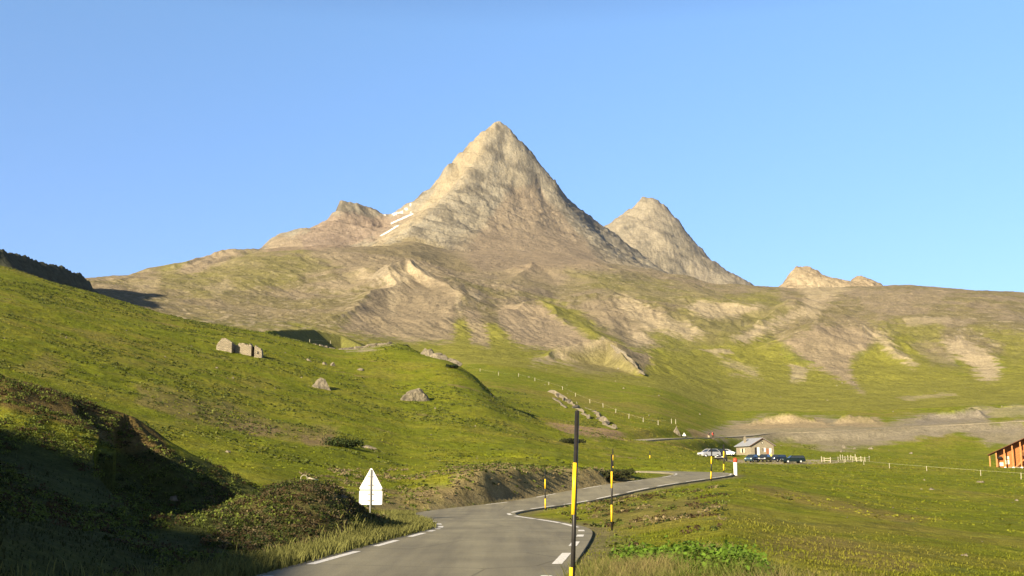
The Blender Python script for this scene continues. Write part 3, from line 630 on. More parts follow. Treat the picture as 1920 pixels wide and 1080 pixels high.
# ------------------------------------------------------------------ materials
def newmat(name):
    m = bpy.data.materials.new(name); m.use_nodes = True
    return m, m.node_tree.nodes, m.node_tree.links, m.node_tree.nodes['Principled BSDF']
def terrain_mat(name, scales, bumps, amt=.35, rough=1.0):
    m, n, l, b = newmat(name)
    at = n.new('ShaderNodeAttribute'); at.attribute_name = 'albedo'
    geo = n.new('ShaderNodeNewGeometry')
    last = at.outputs['Color']
    for s, a in scales:
        t = n.new('ShaderNodeTexNoise'); t.inputs['Scale'].default_value = s; t.inputs['Detail'].default_value = 5; t.inputs['Roughness'].default_value = .65
        l.new(geo.outputs['Position'], t.inputs['Vector'])
        mp = n.new('ShaderNodeMapRange'); mp.inputs[1].default_value = .28; mp.inputs[2].default_value = .72; mp.inputs[3].default_value = 1 - a; mp.inputs[4].default_value = 1 + a
        l.new(t.outputs['Fac'], mp.inputs[0])
        mx = n.new('ShaderNodeMix'); mx.data_type = 'RGBA'; mx.blend_type = 'MULTIPLY'; mx.inputs[0].default_value = 1
        l.new(last, mx.inputs[6]); l.new(mp.outputs[0], mx.inputs[7]); last = mx.outputs[2]
    l.new(last, b.inputs['Base Color'])
    b.inputs['Roughness'].default_value = rough; b.inputs['Specular IOR Level'].default_value = 0.05
    prev = None
    for s, dist, st in bumps:
        t = n.new('ShaderNodeTexNoise'); t.inputs['Scale'].default_value = s; t.inputs['Detail'].default_value = 6; t.inputs['Roughness'].default_value = .7
        l.new(geo.outputs['Position'], t.inputs['Vector'])
        bp = n.new('ShaderNodeBump'); bp.inputs['Distance'].default_value = dist; bp.inputs['Strength'].default_value = st
        l.new(t.outputs['Fac'], bp.inputs['Height'])
        if prev: l.new(prev, bp.inputs['Normal'])
        prev = bp.outputs[0]
    l.new(prev, b.inputs['Normal'])
    return m
MT = {ID_G: terrain_mat('meadow', [(9.0, .3), (1.3, .3), (.3, .2)], [(.9, .5, .7), (6, .10, .8)]),
      ID_H: terrain_mat('alpine_slope', [(.5, .22), (.08, .2)], [(.06, 5, .5), (.35, 1.4, .7)]),
      ID_M1: terrain_mat('peak_rock', [(.22, .22), (.04, .2)], [(.03, 9, .6), (.15, 2.6, .8)]),
      ID_DR: terrain_mat('dark_cliff', [(.5, .4)], [(.2, 2, .8)])}
MT[ID_M2] = MT[ID_M1]; MT[ID_M3] = MT[ID_M1]

def simple(name, c, rough=.6, metal=0.0, var=.12, scale=8.0, bump=0.0, spec=.3):
    m, n, l, b = newmat(name)
    tc = n.new('ShaderNodeTexCoord')
    t = n.new('ShaderNodeTexNoise'); t.inputs['Scale'].default_value = scale; t.inputs['Detail'].default_value = 4
    l.new(tc.outputs['Object'], t.inputs['Vector'])
    mp = n.new('ShaderNodeMapRange'); mp.inputs[1].default_value = .3; mp.inputs[2].default_value = .7; mp.inputs[3].default_value = 1 - var; mp.inputs[4].default_value = 1 + var
    l.new(t.outputs['Fac'], mp.inputs[0])
    mx = n.new('ShaderNodeMix'); mx.data_type = 'RGBA'; mx.blend_type = 'MULTIPLY'; mx.inputs[0].default_value = 1; mx.inputs[6].default_value = (*c, 1)
    l.new(mp.outputs[0], mx.inputs[7]); l.new(mx.outputs[2], b.inputs['Base Color'])
    b.inputs['Roughness'].default_value = rough; b.inputs['Metallic'].default_value = metal; b.inputs['Specular IOR Level'].default_value = spec
    if bump:
        bp = n.new('ShaderNodeBump'); bp.inputs['Distance'].default_value = bump; l.new(t.outputs['Fac'], bp.inputs['Height']); l.new(bp.outputs[0], b.inputs['Normal'])
    return m

def raw_mesh(name, V, Fc, mat, smooth=True, attr=None):
    """V (n,3), Fc (m,k) -> linked object"""
    me = bpy.data.meshes.new(name)
    k = Fc.shape[1]
    me.vertices.add(len(V)); me.vertices.foreach_set('co', np.ascontiguousarray(V, np.float32).ravel())
    me.loops.add(Fc.size); me.loops.foreach_set('vertex_index', np.ascontiguousarray(Fc, np.int32).ravel())
    me.polygons.add(len(Fc)); me.polygons.foreach_set('loop_start', np.arange(0, Fc.size, k, dtype=np.int32))
    me.polygons.foreach_set('use_smooth', np.full(len(Fc), bool(smooth)))
    me.update(calc_edges=True)
    if attr is not None:
        a = me.attributes.new('albedo', 'FLOAT_COLOR', 'POINT')
        a.data.foreach_set('color', np.concatenate([attr, np.ones((len(attr), 1))], 1).astype(np.float32).ravel())
    me.materials.append(mat)
    ob = bpy.data.objects.new(name, me); COL.objects.link(ob)
    return ob
def tag(o, label=None, cat=None, group=None, kind=None):
    if label: o['label'] = label
    if cat: o['category'] = cat
    if group: o['group'] = group
    if kind: o['kind'] = kind
    return o
def empty(name, loc, label, cat, group=None, rz=0.0):
    o = bpy.data.objects.new(name, None); COL.objects.link(o)
    o.location = loc; o.rotation_euler = (0, 0, rz); o.empty_display_size = .1
    return tag(o, label, cat, group)
def copy_tree(o, parent=None):
    c = o.copy(); COL.objects.link(c); c.parent = parent
    for ch in list(o.children): copy_tree(ch, c)
    return c

# ------------------------------------------------------------------ terrain objects
ii, jj = np.meshgrid(np.arange(NR - 1), np.arange(NA), indexing='ij')
jn = (jj + 1) % NA
FQ = np.stack([ii * NA + jj, ii * NA + jn, (ii + 1) * NA + jn, (ii + 1) * NA + jj], -1).reshape(-1, 4)
FQ = FQ[:, ::-1]                                  # upward normals
FI = GI[FQ[:, 0]]
VV = np.stack([GX, GY, GZ], 1)
names = {ID_G: ('ground', 'green alpine meadow and grassy hill around the road', 'ground'),
         ID_H: ('hills', 'brown and green foothills with pale rocky patches below the peaks', 'hills'),
         ID_M1: ('mountain', 'tall pyramid shaped rocky peak with small snow streaks on its left', 'mountain'),
         ID_M2: ('mountain', 'blunt topped pale rocky peak right of the pyramid peak', 'mountain'),
         ID_M3: ('mountain', 'small jagged pale crags on the right skyline', 'mountain'),
         ID_DR: ('cliff', 'dark shaded cliff band above the left green hill', 'cliff')}
for I, (nm, lb, ct) in names.items():
    f = FQ[FI == I]
    if not len(f): continue
    u, inv = np.unique(f, return_inverse=True)
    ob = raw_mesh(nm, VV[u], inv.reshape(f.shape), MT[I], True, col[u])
    tag(ob, lb, ct, kind='structure')
print('terrain built', round(time.time() - T0, 1))

def hz(x, y):
    z, _ = height(np.atleast_1d(np.asarray(x, float)), np.atleast_1d(np.asarray(y, float)))
    return z
def ground_hit(q, dlo, dhi):
    """first place where the sight line of each pixel meets the ground between two depths"""
    out = []
    ds = np.exp(np.linspace(math.log(dlo), math.log(dhi), 260))
    X, Y, Zr = [], [], []
    for px, py in q:
        p = np.array([P(px, py, d) for d in ds]); X.append(p[:, 0]); Y.append(p[:, 1]); Zr.append(p[:, 2])
    X = np.array(X); Y = np.array(Y); Zr = np.array(Zr)
    H = hz(X.ravel(), Y.ravel()).reshape(X.shape)
    for k in range(len(q)):
        dz = Zr[k] - H[k]; s = np.nonzero((dz[:-1] > 0) & (dz[1:] <= 0))[0]
        if len(s):
            j = s[0]; t = dz[j] / (dz[j] - dz[j + 1]); d = ds[j] + t * (ds[j + 1] - ds[j])
        else: d = ds[int(np.argmin(np.abs(dz)))]
        p = P(q[k][0], q[k][1], d); out.append((p[0], p[1], float(hz(p[0], p[1])[0])))
    return out

# ------------------------------------------------------------------ mesh builder
class MB:
    def __init__(s): s.v = []; s.f = []; s.m = []
    def add(s, v, f, mi=0):
        b = len(s.v); s.v += [tuple(q) for q in v]; s.f += [tuple(b + i for i in q) for q in f]; s.m += [mi] * len(f); return s
    def box(s, x0, x1, y0, y1, z0, z1, mi=0):
        v = [(x0, y0, z0), (x1, y0, z0), (x1, y1, z0), (x0, y1, z0), (x0, y0, z1), (x1, y0, z1), (x1, y1, z1), (x0, y1, z1)]
        return s.add(v, [(0, 3, 2, 1), (4, 5, 6, 7), (0, 1, 5, 4), (1, 2, 6, 5), (2, 3, 7, 6), (3, 0, 4, 7)], mi)
    def tube(s, a, b, r0, r1=None, n=12, mi=0, caps=True):
        r1 = r0 if r1 is None else r1
        a, b = Vector(a), Vector(b); d = (b - a).normalized()
        e = d.orthogonal().normalized(); g = d.cross(e)
        v = []
        for p, r in ((a, r0), (b, r1)):
            for i in range(n):
                t = 2 * PI * i / n; v.append(p + e * (r * math.cos(t)) + g * (r * math.sin(t)))
        f = [(i, (i + 1) % n, n + (i + 1) % n, n + i) for i in range(n)]
        if caps: f += [tuple(range(n - 1, -1, -1)), tuple(range(n, 2 * n))]
        return s.add(v, f, mi)
    def prism(s, poly, y0, y1, mi=0):
        """poly in x,z, counter-clockwise seen from -y, extruded in y"""
        n = len(poly)
        v = [(x, y0, z) for x, z in poly] + [(x, y1, z) for x, z in poly]
        f = [tuple(range(n)), tuple(range(2 * n - 1, n - 1, -1))] + [(i, n + i, n + (i + 1) % n, (i + 1) % n) for i in range(n)]
        return s.add(v, f, mi)
    def lathe(s, prof, n=16, mi=0, c=(0, 0, 0)):
        v = []
        for r, z in prof:
            for i in range(n): v.append((c[0] + r * math.cos(2 * PI * i / n), c[1] + r * math.sin(2 * PI * i / n), c[2] + z))
        f = []
        for k in range(len(prof) - 1):
            for i in range(n): f.append((k * n + i, k * n + (i + 1) % n, (k + 1) * n + (i + 1) % n, (k + 1) * n + i))
        f += [tuple(range(n - 1, -1, -1)), tuple(range((len(prof) - 1) * n, len(prof) * n))]
        return s.add(v, f, mi)
    def build(s, name, mats, parent=None, smooth=False, bevel=0.0):
        me = bpy.data.meshes.new(name); me.from_pydata([tuple(q) for q in s.v], [], s.f)
        mats = mats if isinstance(mats, (list, tuple)) else [mats]
        for m in mats: me.materials.append(m)
        me.polygons.foreach_set('material_index', s.m)
        if smooth: me.polygons.foreach_set('use_smooth', [True] * len(s.f))
        me.update()
        o = bpy.data.objects.new(name, me); COL.objects.link(o)
        if parent: o.parent = parent
        if bevel:
            bv = o.modifiers.new('bevel', 'BEVEL'); bv.width = bevel; bv.segments = 2; bv.limit_method = 'ANGLE'
        return o
#PART2
# ------------------------------------------------------------------ materials of the objects
asphalt, an, al, ab = newmat('asphalt')
geo = an.new('ShaderNodeNewGeometry')
def noise_rgb(n, l, src, scale, c0, c1, a=.35, b=.65, detail=5):
    t = n.new('ShaderNodeTexNoise'); t.inputs['Scale'].default_value = scale; t.inputs['Detail'].default_value = detail; t.inputs['Roughness'].default_value = .6
    l.new(src, t.inputs['Vector'])
    r = n.new('ShaderNodeValToRGB'); r.color_ramp.elements[0].position = a; r.color_ramp.elements[1].position = b
    r.color_ramp.elements[0].color = (*c0, 1); r.color_ramp.elements[1].color = (*c1, 1)
    l.new(t.outputs['Fac'], r.inputs[0]); return r.outputs[0], t.outputs['Fac']
c1, f1 = noise_rgb(an, al, geo.outputs['Position'], .45, (.205, .186, .128), (.27, .246, .166))
c2, f2 = noise_rgb(an, al, geo.outputs['Position'], 38, (.72, .72, .72), (1.2, 1.2, 1.2), .3, .7, 3)
mx = an.new('ShaderNodeMix'); mx.data_type = 'RGBA'; mx.blend_type = 'MULTIPLY'; mx.inputs[0].default_value = 1
al.new(c1, mx.inputs[6]); al.new(c2, mx.inputs[7]); al.new(mx.outputs[2], ab.inputs['Base Color'])
mpr = an.new('ShaderNodeMapping'); mpr.inputs['Scale'].default_value = (1.6, .10, 1); mpr.inputs['Rotation'].default_value = (0, 0, .1)
al.new(geo.outputs['Position'], mpr.inputs['Vector'])
c4, f4 = noise_rgb(an, al, mpr.outputs[0], 1.0, (.80, .80, .82), (1.12, 1.12, 1.10), .35, .65, 4)
vor = an.new('ShaderNodeTexVoronoi'); vor.feature = 'DISTANCE_TO_EDGE'; vor.inputs['Scale'].default_value = .32
al.new(geo.outputs['Position'], vor.inputs['Vector'])
vmr = an.new('ShaderNodeMapRange'); vmr.inputs[1].default_value = 0; vmr.inputs[2].default_value = .012; vmr.inputs[3].default_value = .62; vmr.inputs[4].default_value = 1
al.new(vor.outputs['Distance'], vmr.inputs[0])
mx3 = an.new('ShaderNodeMix'); mx3.data_type = 'RGBA'; mx3.blend_type = 'MULTIPLY'; mx3.inputs[0].default_value = 1
mx4 = an.new('ShaderNodeMix'); mx4.data_type = 'RGBA'; mx4.blend_type = 'MULTIPLY'; mx4.inputs[0].default_value = 1
al.new(mx.outputs[2], mx3.inputs[6]); al.new(c4, mx3.inputs[7]); al.new(mx3.outputs[2], mx4.inputs[6]); al.new(vmr.outputs[0], mx4.inputs[7]); al.new(mx4.outputs[2], ab.inputs['Base Color'])
bp = an.new('ShaderNodeBump'); bp.inputs['Distance'].default_value = .006; al.new(f2, bp.inputs['Height']); al.new(bp.outputs[0], ab.inputs['Normal'])
ab.inputs['Roughness'].default_value = .85; ab.inputs['Specular IOR Level'].default_value = .25
gravel = simple('gravel', (.30, .26, .18), .95, var=.25, scale=1.5, bump=.03)
paint_w = simple('road_paint', (.78, .75, .68), .7, var=.25, scale=12)
white = simple('white_paint', (.85, .84, .80), .45, var=.05)
metal = simple('galvanised_steel', (.22, .22, .21), .5, .3, var=.08)
darkmetal = simple('dark_steel', (.10, .10, .10), .5, .5)
yellow = simple('yellow_paint', (.88, .56, .02), .4, var=.08, scale=20)
black = simple('black_paint', (.022, .020, .018), .38, var=.3, scale=20)
redp = simple('red_paint', (.70, .07, .03), .4)
rockm, rn, rl, rb = newmat('lichen_rock')
tc = rn.new('ShaderNodeTexCoord')
rc, rf = noise_rgb(rn, rl, tc.outputs['Object'], 1.6, (.13, .115, .085), (.31, .265, .185), .32, .66, 8)
rl.new(rc, rb.inputs['Base Color']); rb.inputs['Roughness'].default_value = .95; rb.inputs['Specular IOR Level'].default_value = .1
bp = rn.new('ShaderNodeBump'); bp.inputs['Distance'].default_value = .6; rl.new(rf, bp.inputs['Height']); rl.new(bp.outputs[0], rb.inputs['Normal'])
def masonry(name, ca, cb, mortar, sc, rh=.22, bw=.45, bumpd=.03):
    m, n, l, b = newmat(name)
    tc = n.new('ShaderNodeTexCoord')
    mp = n.new('ShaderNodeMapping'); mp.inputs['Scale'].default_value = (sc, sc, sc)
    # swing the wall's x+y onto the brick's u axis, z onto v
    sep = n.new('ShaderNodeSeparateXYZ'); ad = n.new('ShaderNodeMath'); cmb = n.new('ShaderNodeCombineXYZ')
    l.new(tc.outputs['Object'], sep.inputs[0]); l.new(sep.outputs[0], ad.inputs[0]); l.new(sep.outputs[1], ad.inputs[1])
    l.new(ad.outputs[0], cmb.inputs[0]); l.new(sep.outputs[2], cmb.inputs[1]); l.new(cmb.outputs[0], mp.inputs[0])
    nz = n.new('ShaderNodeTexNoise'); nz.inputs['Scale'].default_value = 1.5
    l.new(tc.outputs['Object'], nz.inputs['Vector'])
    vm = n.new('ShaderNodeVectorMath'); vm.operation = 'MULTIPLY_ADD'; vm.inputs[1].default_value = (.35, .35, .35)
    l.new(nz.outputs['Color'], vm.inputs[0]); l.new(mp.outputs[0], vm.inputs[2])
    br = n.new('ShaderNodeTexBrick'); br.inputs['Scale'].default_value = 1; br.inputs['Row Height'].default_value = rh; br.inputs['Brick Width'].default_value = bw
    br.inputs['Mortar Size'].default_value = .025; br.inputs['Bias'].default_value = 0; br.inputs['Mortar Smooth'].default_value = .3
    br.inputs['Color1'].default_value = (*ca, 1); br.inputs['Color2'].default_value = (*cb, 1); br.inputs['Mortar'].default_value = (*mortar, 1)
    l.new(vm.outputs[0], br.inputs['Vector'])
    l.new(br.outputs['Color'], b.inputs['Base Color']); b.inputs['Roughness'].default_value = .95
    bp = n.new('ShaderNodeBump'); bp.inputs['Distance'].default_value = bumpd; bp.invert = True
    l.new(br.outputs['Fac'], bp.inputs['Height']); l.new(bp.outputs[0], b.inputs['Normal'])
    return m
stone = masonry('stone_masonry', (.36, .31, .22), (.26, .215, .15), (.30, .27, .20), 1.0)
ruinm = masonry('dry_stone', (.48, .41, .28), (.30, .25, .17), (.06, .05, .04), 1.0, .2, .42, .06)
slate = simple('slate_roof', (.30, .31, .33), .55, var=.15, scale=3)
shutter = simple('pale_shutter', (.72, .66, .50), .6)
door_red = simple('brown_shutter', (.35, .14, .07), .6)
dark = simple('dark_opening', (.02, .018, .015), .8)
timber = simple('orange_timber', (.34, .125, .03), .7, var=.3, scale=3)
timber_l = simple('light_timber', (.44, .20, .065), .7, var=.2, scale=3)
timber_d = simple('dark_timber', (.13, .05, .02), .8, var=.3, scale=3)
wood_post = simple('weathered_wood', (.44, .40, .29), .85, var=.2, scale=9)
rope = simple('pale_rope', (.62, .56, .38), .9)
glass = simple('dark_glass', (.03, .04, .05), .08, spec=.8)
rubber = simple('tyre_rubber', (.02, .02, .02), .9)
chrome = simple('lamp_glass', (.8, .8, .78), .15, .3)
skin = simple('skin', (.50, .30, .20), .6)
hairm = simple('dark_hair', (.03, .02, .015), .8)
# leaves: colour per vertex
def leaf_mat(name):
    m, n, l, b = newmat(name)
    at = n.new('ShaderNodeAttribute'); at.attribute_name = 'albedo'
    l.new(at.outputs['Color'], b.inputs['Base Color']); b.inputs['Roughness'].default_value = .75; b.inputs['Specular IOR Level'].default_value = .12
    tr = n.new('ShaderNodeBsdfTranslucent'); l.new(at.outputs['Color'], tr.inputs['Color'])
    ms = n.new('ShaderNodeMixShader'); ms.inputs[0].default_value = .25
    l.new(b.outputs[0], ms.inputs[1]); l.new(tr.outputs[0], ms.inputs[2]); l.new(ms.outputs[0], n['Material Output'].inputs[0])
    return m
leafm = leaf_mat('leaf')

# ------------------------------------------------------------------ roads
def ribbon(name, C, N, off0, off1, dz, mat, parent=None, thick=0.0, i0=0, i1=None, step=1):
    i1 = len(C) if i1 is None else i1
    id_ = np.arange(i0, i1, step); n = len(id_)
    a = np.column_stack([C[id_, :2] + N[id_] * off0, C[id_, 2] + dz]); b = np.column_stack([C[id_, :2] + N[id_] * off1, C[id_, 2] + dz])
    V = np.stack([a, b], 1).reshape(-1, 3)
    k = np.arange(n - 1) * 2
    Fq = np.stack([k + 1, k, k + 2, k + 3], 1) if off0 < off1 else np.stack([k, k + 1, k + 3, k + 2], 1)
    Fq = Fq[:, ::-1] if off0 < off1 else Fq
    if thick:
        nb = len(V); V = np.concatenate([V, V - np.array([0, 0, thick])])
        Fs = np.concatenate([np.stack([k, k + 2, nb + k + 2, nb + k], 1), np.stack([k + 1, nb + k + 1, nb + k + 3, k + 3], 1)])
        Fq = np.concatenate([Fq, Fs])
    o = raw_mesh(name, V, Fq, mat, not thick)
    if parent: o.parent = parent
    return o
road = ribbon('road', RCS, RN, -2.3, 2.3, 0.0, asphalt, thick=.25)
tag(road, 'narrow grey asphalt mountain road winding in an S away from the camera', 'road', kind='structure')
# arc length of the centre line
sl_ = np.concatenate([[0], np.cumsum(np.hypot(*np.diff(RCS[:, :2], axis=0).T))])
yy = RCS[:, 1]
def s_at_y(v):
    return float(sl_[np.argmax(yy >= v)])
fine = np.stack([np.interp(np.arange(0, len(RCS) - 1, .25), np.arange(len(RCS)), RCS[:, k]) for k in range(3)], 1); _, FN = road_frame(fine)
fs = np.concatenate([[0], np.cumsum(np.hypot(*np.diff(fine[:, :2], axis=0).T))]); fs *= sl_[-1] / fs[-1]
def dash(sa, sb, side, w=.14, inset=.16):
    a, b = int(np.searchsorted(fs, sa)), int(np.searchsorted(fs, sb)) + 1
    if b - a < 2: return
    o0 = side * (2.3 - inset); o1 = side * (2.3 - inset - w)
    o = ribbon('edge_dash', fine, FN, min(o0, o1), max(o0, o1), .004, paint_w, road, i0=a, i1=min(b, len(fine)))
def Y(v): return s_at_y(v)
for a, b in [(4, 6.6), (8, 10.2), (13.2, 16), (18, 20.6), (22.4, 24.6), (26, 27.9), (29.0, 30.0), (30.8, 31.5), (32.4, 33.6), (35.2, 36.0), (38.2, 39.4), (41.8, 43), (45, 46.2)]:
    dash(Y(a), Y(b), +1, .16)
for a, b in [(9, 10.5), (14.6, 16.2), (18.4, 20.8), (22.8, 24.6), (26.4, 27.6), (29.2, 30.2), (32.2, 35.8), (36.3, 40.2), (40.7, 45.3), (47, 49.2)]:
    dash(Y(a), Y(b), -1, .17, .2)
s = Y(50.6)
while s < fs[-1] - 3:
    dash(s, s + 3.2, -1, .14); s += 4.4
s = Y(58)
while s < fs[-1] - 3:
    dash(s, s + 2.4, +1, .12); s += (6.0 if s < Y(76) else 3.4)
_, UN = road_frame(UR)
o = ribbon('road', UR, UN, -2.6, 2.6, 0.0, gravel, thick=.4)
tag(o, 'pale road shelf crossing the rubble slope above the stone hut', 'road', kind='structure')
_, UN2 = road_frame(UR2)
o = ribbon('road', UR2, UN2, -2.4, 2.4, 0.0, gravel, thick=.4)
tag(o, 'upper bend of pale road at the right edge above the rubble', 'road', kind='structure')

# ------------------------------------------------------------------ snow poles
def snow_pole(base, top, r, label, nseg=4, yellow_first=True):
    b, t = Vector(base), Vector(top)
    root = empty('snow_pole', b, label, 'snow pole', 'yellow and black snow poles along the road')
    d = t - b; L = d.length
    m = MB().tube((0, 0, -.4 * d.z / L), d, r, r * .97, 16)
    m.lathe([(r * .97, 0), (r * .8, r * .5), (r * .1, r * .7)], 16, c=tuple(d))
    m.build('pole', black, root, True)
    for k in range(nseg):
        if (k % 2 == 0) == yellow_first:
            MB().tube(d * (k / nseg), d * ((k + 1) / nseg), r * 1.06, None, 16).build('yellow_band', yellow, root, True)
    return root
def pole_at(px0, py0, px1, py1, d, r, label, n=4, yf=True):
    b = np.array(P(px0, py0, d)); t = np.array(P(px1, py1, d))
    snow_pole(b, t, r, label, n, yf)
pole_at(1068.5, 1164, 1082, 772, 10.2, .021, 'tallest black and yellow snow pole close to the camera beside the road')
pole_at(1147, 978, 1147, 853, 31.2, .027, 'snow pole standing in the right meadow beyond the tallest pole')
pole_at(1022.5, 953, 1022, 880, 54, .03, 'snow pole at the left end of the grass tongue inside the first bend')
pole_at(1333, 898, 1334.5, 842, 74.5, .045, 'snow pole beside the far bend in front of the silver car')
pole_at(1357, 882, 1357, 834, 89, .05, 'snow pole just left of the red topped white marker')
pole_at(1149.5, 885, 1149, 842, 104, .05, 'distant snow pole behind the dark bush at the end of the bank')
pole_at(1218.5, 876, 1218.5, 846, 128, .05, 'small faint snow pole in the verge beyond the far bend')

# ------------------------------------------------------------------ road signs
def rounded(poly, r, n=5):
    out = []
    for i in range(len(poly)):
        a, b, c = Vector(poly[i - 1]), Vector(poly[i]), Vector(poly[(i + 1) % len(poly)])
        u, v = (a - b).normalized(), (c - b).normalized()
        half = u.angle(v) / 2; t = r / math.tan(half)
        p0, p1 = b + u * t, b + v * t; cc = b + (u + v).normalized() * (r / math.sin(half))
        e0, e1 = p0 - cc, p1 - cc; a0 = math.atan2(e0.y, e0.x); a1 = math.atan2(e1.y, e1.x)
        dlt = (a1 - a0 + PI) % (2 * PI) - PI
        for k in range(n + 1):
            t_ = a0 + dlt * k / n; out.append((cc.x + r * math.cos(t_), cc.y + r * math.sin(t_)))
    return out
def tri_sign(loc, w, ztri, label, rz=0, panel=0.0, lean=0.0, rear=True):
    root = empty('road_sign', loc, label, 'road sign', None, rz)
    h = w * .89
    tri = rounded([(-w / 2, ztri), (w / 2, ztri), (0, ztri + h)], .05 * w / .96)
    MB().prism(tri, -.012, .012).build('triangle_plate', white, root, bevel=.004)
    if panel:
        pl = rounded([(-w * .47, ztri - .035 - panel), (w * .47, ztri - .035 - panel), (w * .47, ztri - .035), (-w * .47, ztri - .035)], .05)
        MB().prism(pl, -.012, .012).build('lower_panel', white, root, bevel=.004)
    y0, y1 = (-.075, -.014) if rear else (.014, .075)
    m = MB()
    m.box(-.025, .025, y0, y1, -.3, ztri + h * .88)
    m.build('post', metal, root, bevel=.003)
    for z in (ztri + h * .18, ztri + h * .55) + ((ztri - panel * .35, ztri - panel * .8) if panel else ()):
        MB().box(-.12, .12, y0 * .5 if rear else .013, -.013 if rear else y1 * .5, z, z + .035).build('bracket', metal, root)
    return root
p = np.array(P(692, 960, 40.5)); gz = float(hz(p[0], p[1])[0])
zt = P(697, 918, 40.5)[2] - gz
tri_sign((p[0] + .05, p[1], gz), .94, zt, 'white backs of triangular and rectangular road signs on one post beside the dark mound', rz=math.radians(-8), panel=.52)
q = ground_hit([(1283, 823)], 200, 290)[0]
tri_sign(q, .95, .72, 'small distant pale triangular road sign beside the people on the upper road', rz=math.radians(-12))

# marker
q = P(1379.5, 891, 84)
root = empty('marker_post', q, 'white round roadside marker with a red top', 'marker')
MB().lathe([(.14, -.3), (.14, .0), (.145, .95), (.14, 1.02)], 20).build('post', white, root, True)
MB().lathe([(.146, .99), (.146, 1.18), (.125, 1.27), (.07, 1.32), (.01, 1.335)], 20).build('red_cap', redp, root, True)

# ------------------------------------------------------------------ stone hut
q = HUT
print('hut', q)
hut = empty('stone_hut', q, 'small stone hut with grey roof and chimney beside the parked cars', 'hut', None, math.radians(13))
Wd, Ln, He, Ha = 6.1, 8.2, 2.45, 4.15
m = MB()
m.prism([(0, -1.5), (Wd, -1.5), (Wd, He), (Wd / 2, Ha), (0, He)], 0, Ln)
walls = m.build('wall', stone, hut)
m = MB()
sx = .45; k = (Ha - He) / (Wd / 2)
for sg in (-1, 1):
    x0 = Wd / 2; x1 = Wd / 2 + sg * (Wd / 2 + sx)
    zt_, zb_ = Ha + .05, He - k * sx + .05
    v = [(x0, -.35, zt_), (x1, -.35, zb_), (x1, Ln + .3, zb_), (x0, Ln + .3, zt_), (x0, -.35, zt_ + .14), (x1, -.35, zb_ + .14), (x1, Ln + .3, zb_ + .14), (x0, Ln + .3, zt_ + .14)]
    m.add(v, [(0, 1, 2, 3), (7, 6, 5, 4), (0, 4, 5, 1), (1, 5, 6, 2), (2, 6, 7, 3), (3, 7, 4, 0)])
roof = m.build('roof', slate, hut)
m = MB().prism([(x, z) for x, z in [(-sx, He - k * sx - .06), (-sx, He - k * sx + .08), (Wd / 2, Ha + .08), (Wd + sx, He - k * sx + .08), (Wd + sx, He - k * sx - .06), (Wd / 2, Ha - .06)]][::-1], -.38, -.352)
m.build('barge_board', timber_d, hut)
m = MB().box(1.0, 1.5, 5.4, 5.95, 2.6, 4.35).box(.92, 1.58, 5.32, 6.03, 4.35, 4.47).box(1.08, 1.42, 5.5, 5.85, 4.47, 4.75)
m.build('chimney', stone, roof)
def leafpair(par, x0, x1, z0, z1, nm, mat_, y=-.06):
    return MB().box(x0, x1, y, -.004, z0, z1).build(nm, mat_, par, bevel=.01)
o_ = MB().box(1.05, 1.62, -.03, -.004, -.1, 1.95).build('doorway', dark, hut)
leafpair(hut, 1.66, 2.30, -.15, 1.98, 'door', white, -.09)
w1 = MB().box(3.15, 3.4, -.03, -.004, .95, 1.75).build('window', dark, hut); leafpair(w1, 3.45, 3.95, .85, 1.85, 'shutter', white)
w2 = MB().box(4.1, 4.75, -.035, -.004, .35, 1.7).build('window', door_red, hut); leafpair(w2, 4.85, 5.45, -.1, 1.75, 'shutter', white)
rw = MB(); rw.lathe([(.34, 0), (.34, .03)], 20); 
rw.v = [(Wd / 2 + x, -.004 - z, 3.05 + y) for x, y, z in rw.v]
rwo = rw.build('window', dark, hut)
leafpair(rwo, Wd / 2 - .12, Wd / 2 + .22, 2.88, 3.2, 'pane', shutter)
for y0 in (3.4, 5.0):
    MB().box(-.06, -.004, y0, y0 + .62, .75, 1.75).build('shutter', shutter, hut, bevel=.01)
MB().box(-.03, -.004, 4.1, 4.9, .8, 1.7).build('window', dark, hut)

# ------------------------------------------------------------------ timber chalet at the right edge
q = CHA
print('chalet', q)
ch = empty('timber_chalet', q, 'large orange timber chalet with balconies and sloping roof at the right edge', 'chalet', None, math.radians(-26))
slp = .47; x_e = -1.0; apex = 9.6; ze = 3.15
def rz_(x): return ze + slp * (apex - abs(x - apex) - x_e)
m = MB().prism([(.9, -.6), (18.3, -.6), (18.3, rz_(18.3) - .25), (apex, rz_(apex) - .25), (.9, rz_(.9) - .25)], 1.7, 9)
m.build('wall', timber, ch)
m = MB()
X1 = 2 * apex - x_e
for a, b in ((x_e, apex), (apex, X1)):
    za, zb = rz_(a), rz_(b)
    v = [(a, -.8, za - .13), (b, -.8, zb - .13), (b, 10, zb - .13), (a, 10, za - .13), (a, -.8, za), (b, -.8, zb), (b, 10, zb), (a, 10, za)]
    m.add(v, [(0, 3, 2, 1), (4, 5, 6, 7), (0, 1, 5, 4), (1, 2, 6, 5), (2, 3, 7, 6), (3, 0, 4, 7)])
m.build('roof', timber_d, ch)
for i in range(11):
    x = -.55 + (0 if i == 0 else .45 + (i) * 1.72 - .75)
    if x > 18.5: break
    o_ = MB().box(x - .13, x + .13, -.13, .13, .35 if i > 1 else 0, rz_(x) - .14).build('post', timber_l, ch)
    MB().box(x - .2, x + .2, -.2, .2, -.8, .35 if i > 1 else 0).build('footing', white, o_)
    if i > 1: MB().box(x - .09, x + .09, .131, 1.69, rz_(x) - .55, rz_(x) - .3).build('beam', timber_l, ch)
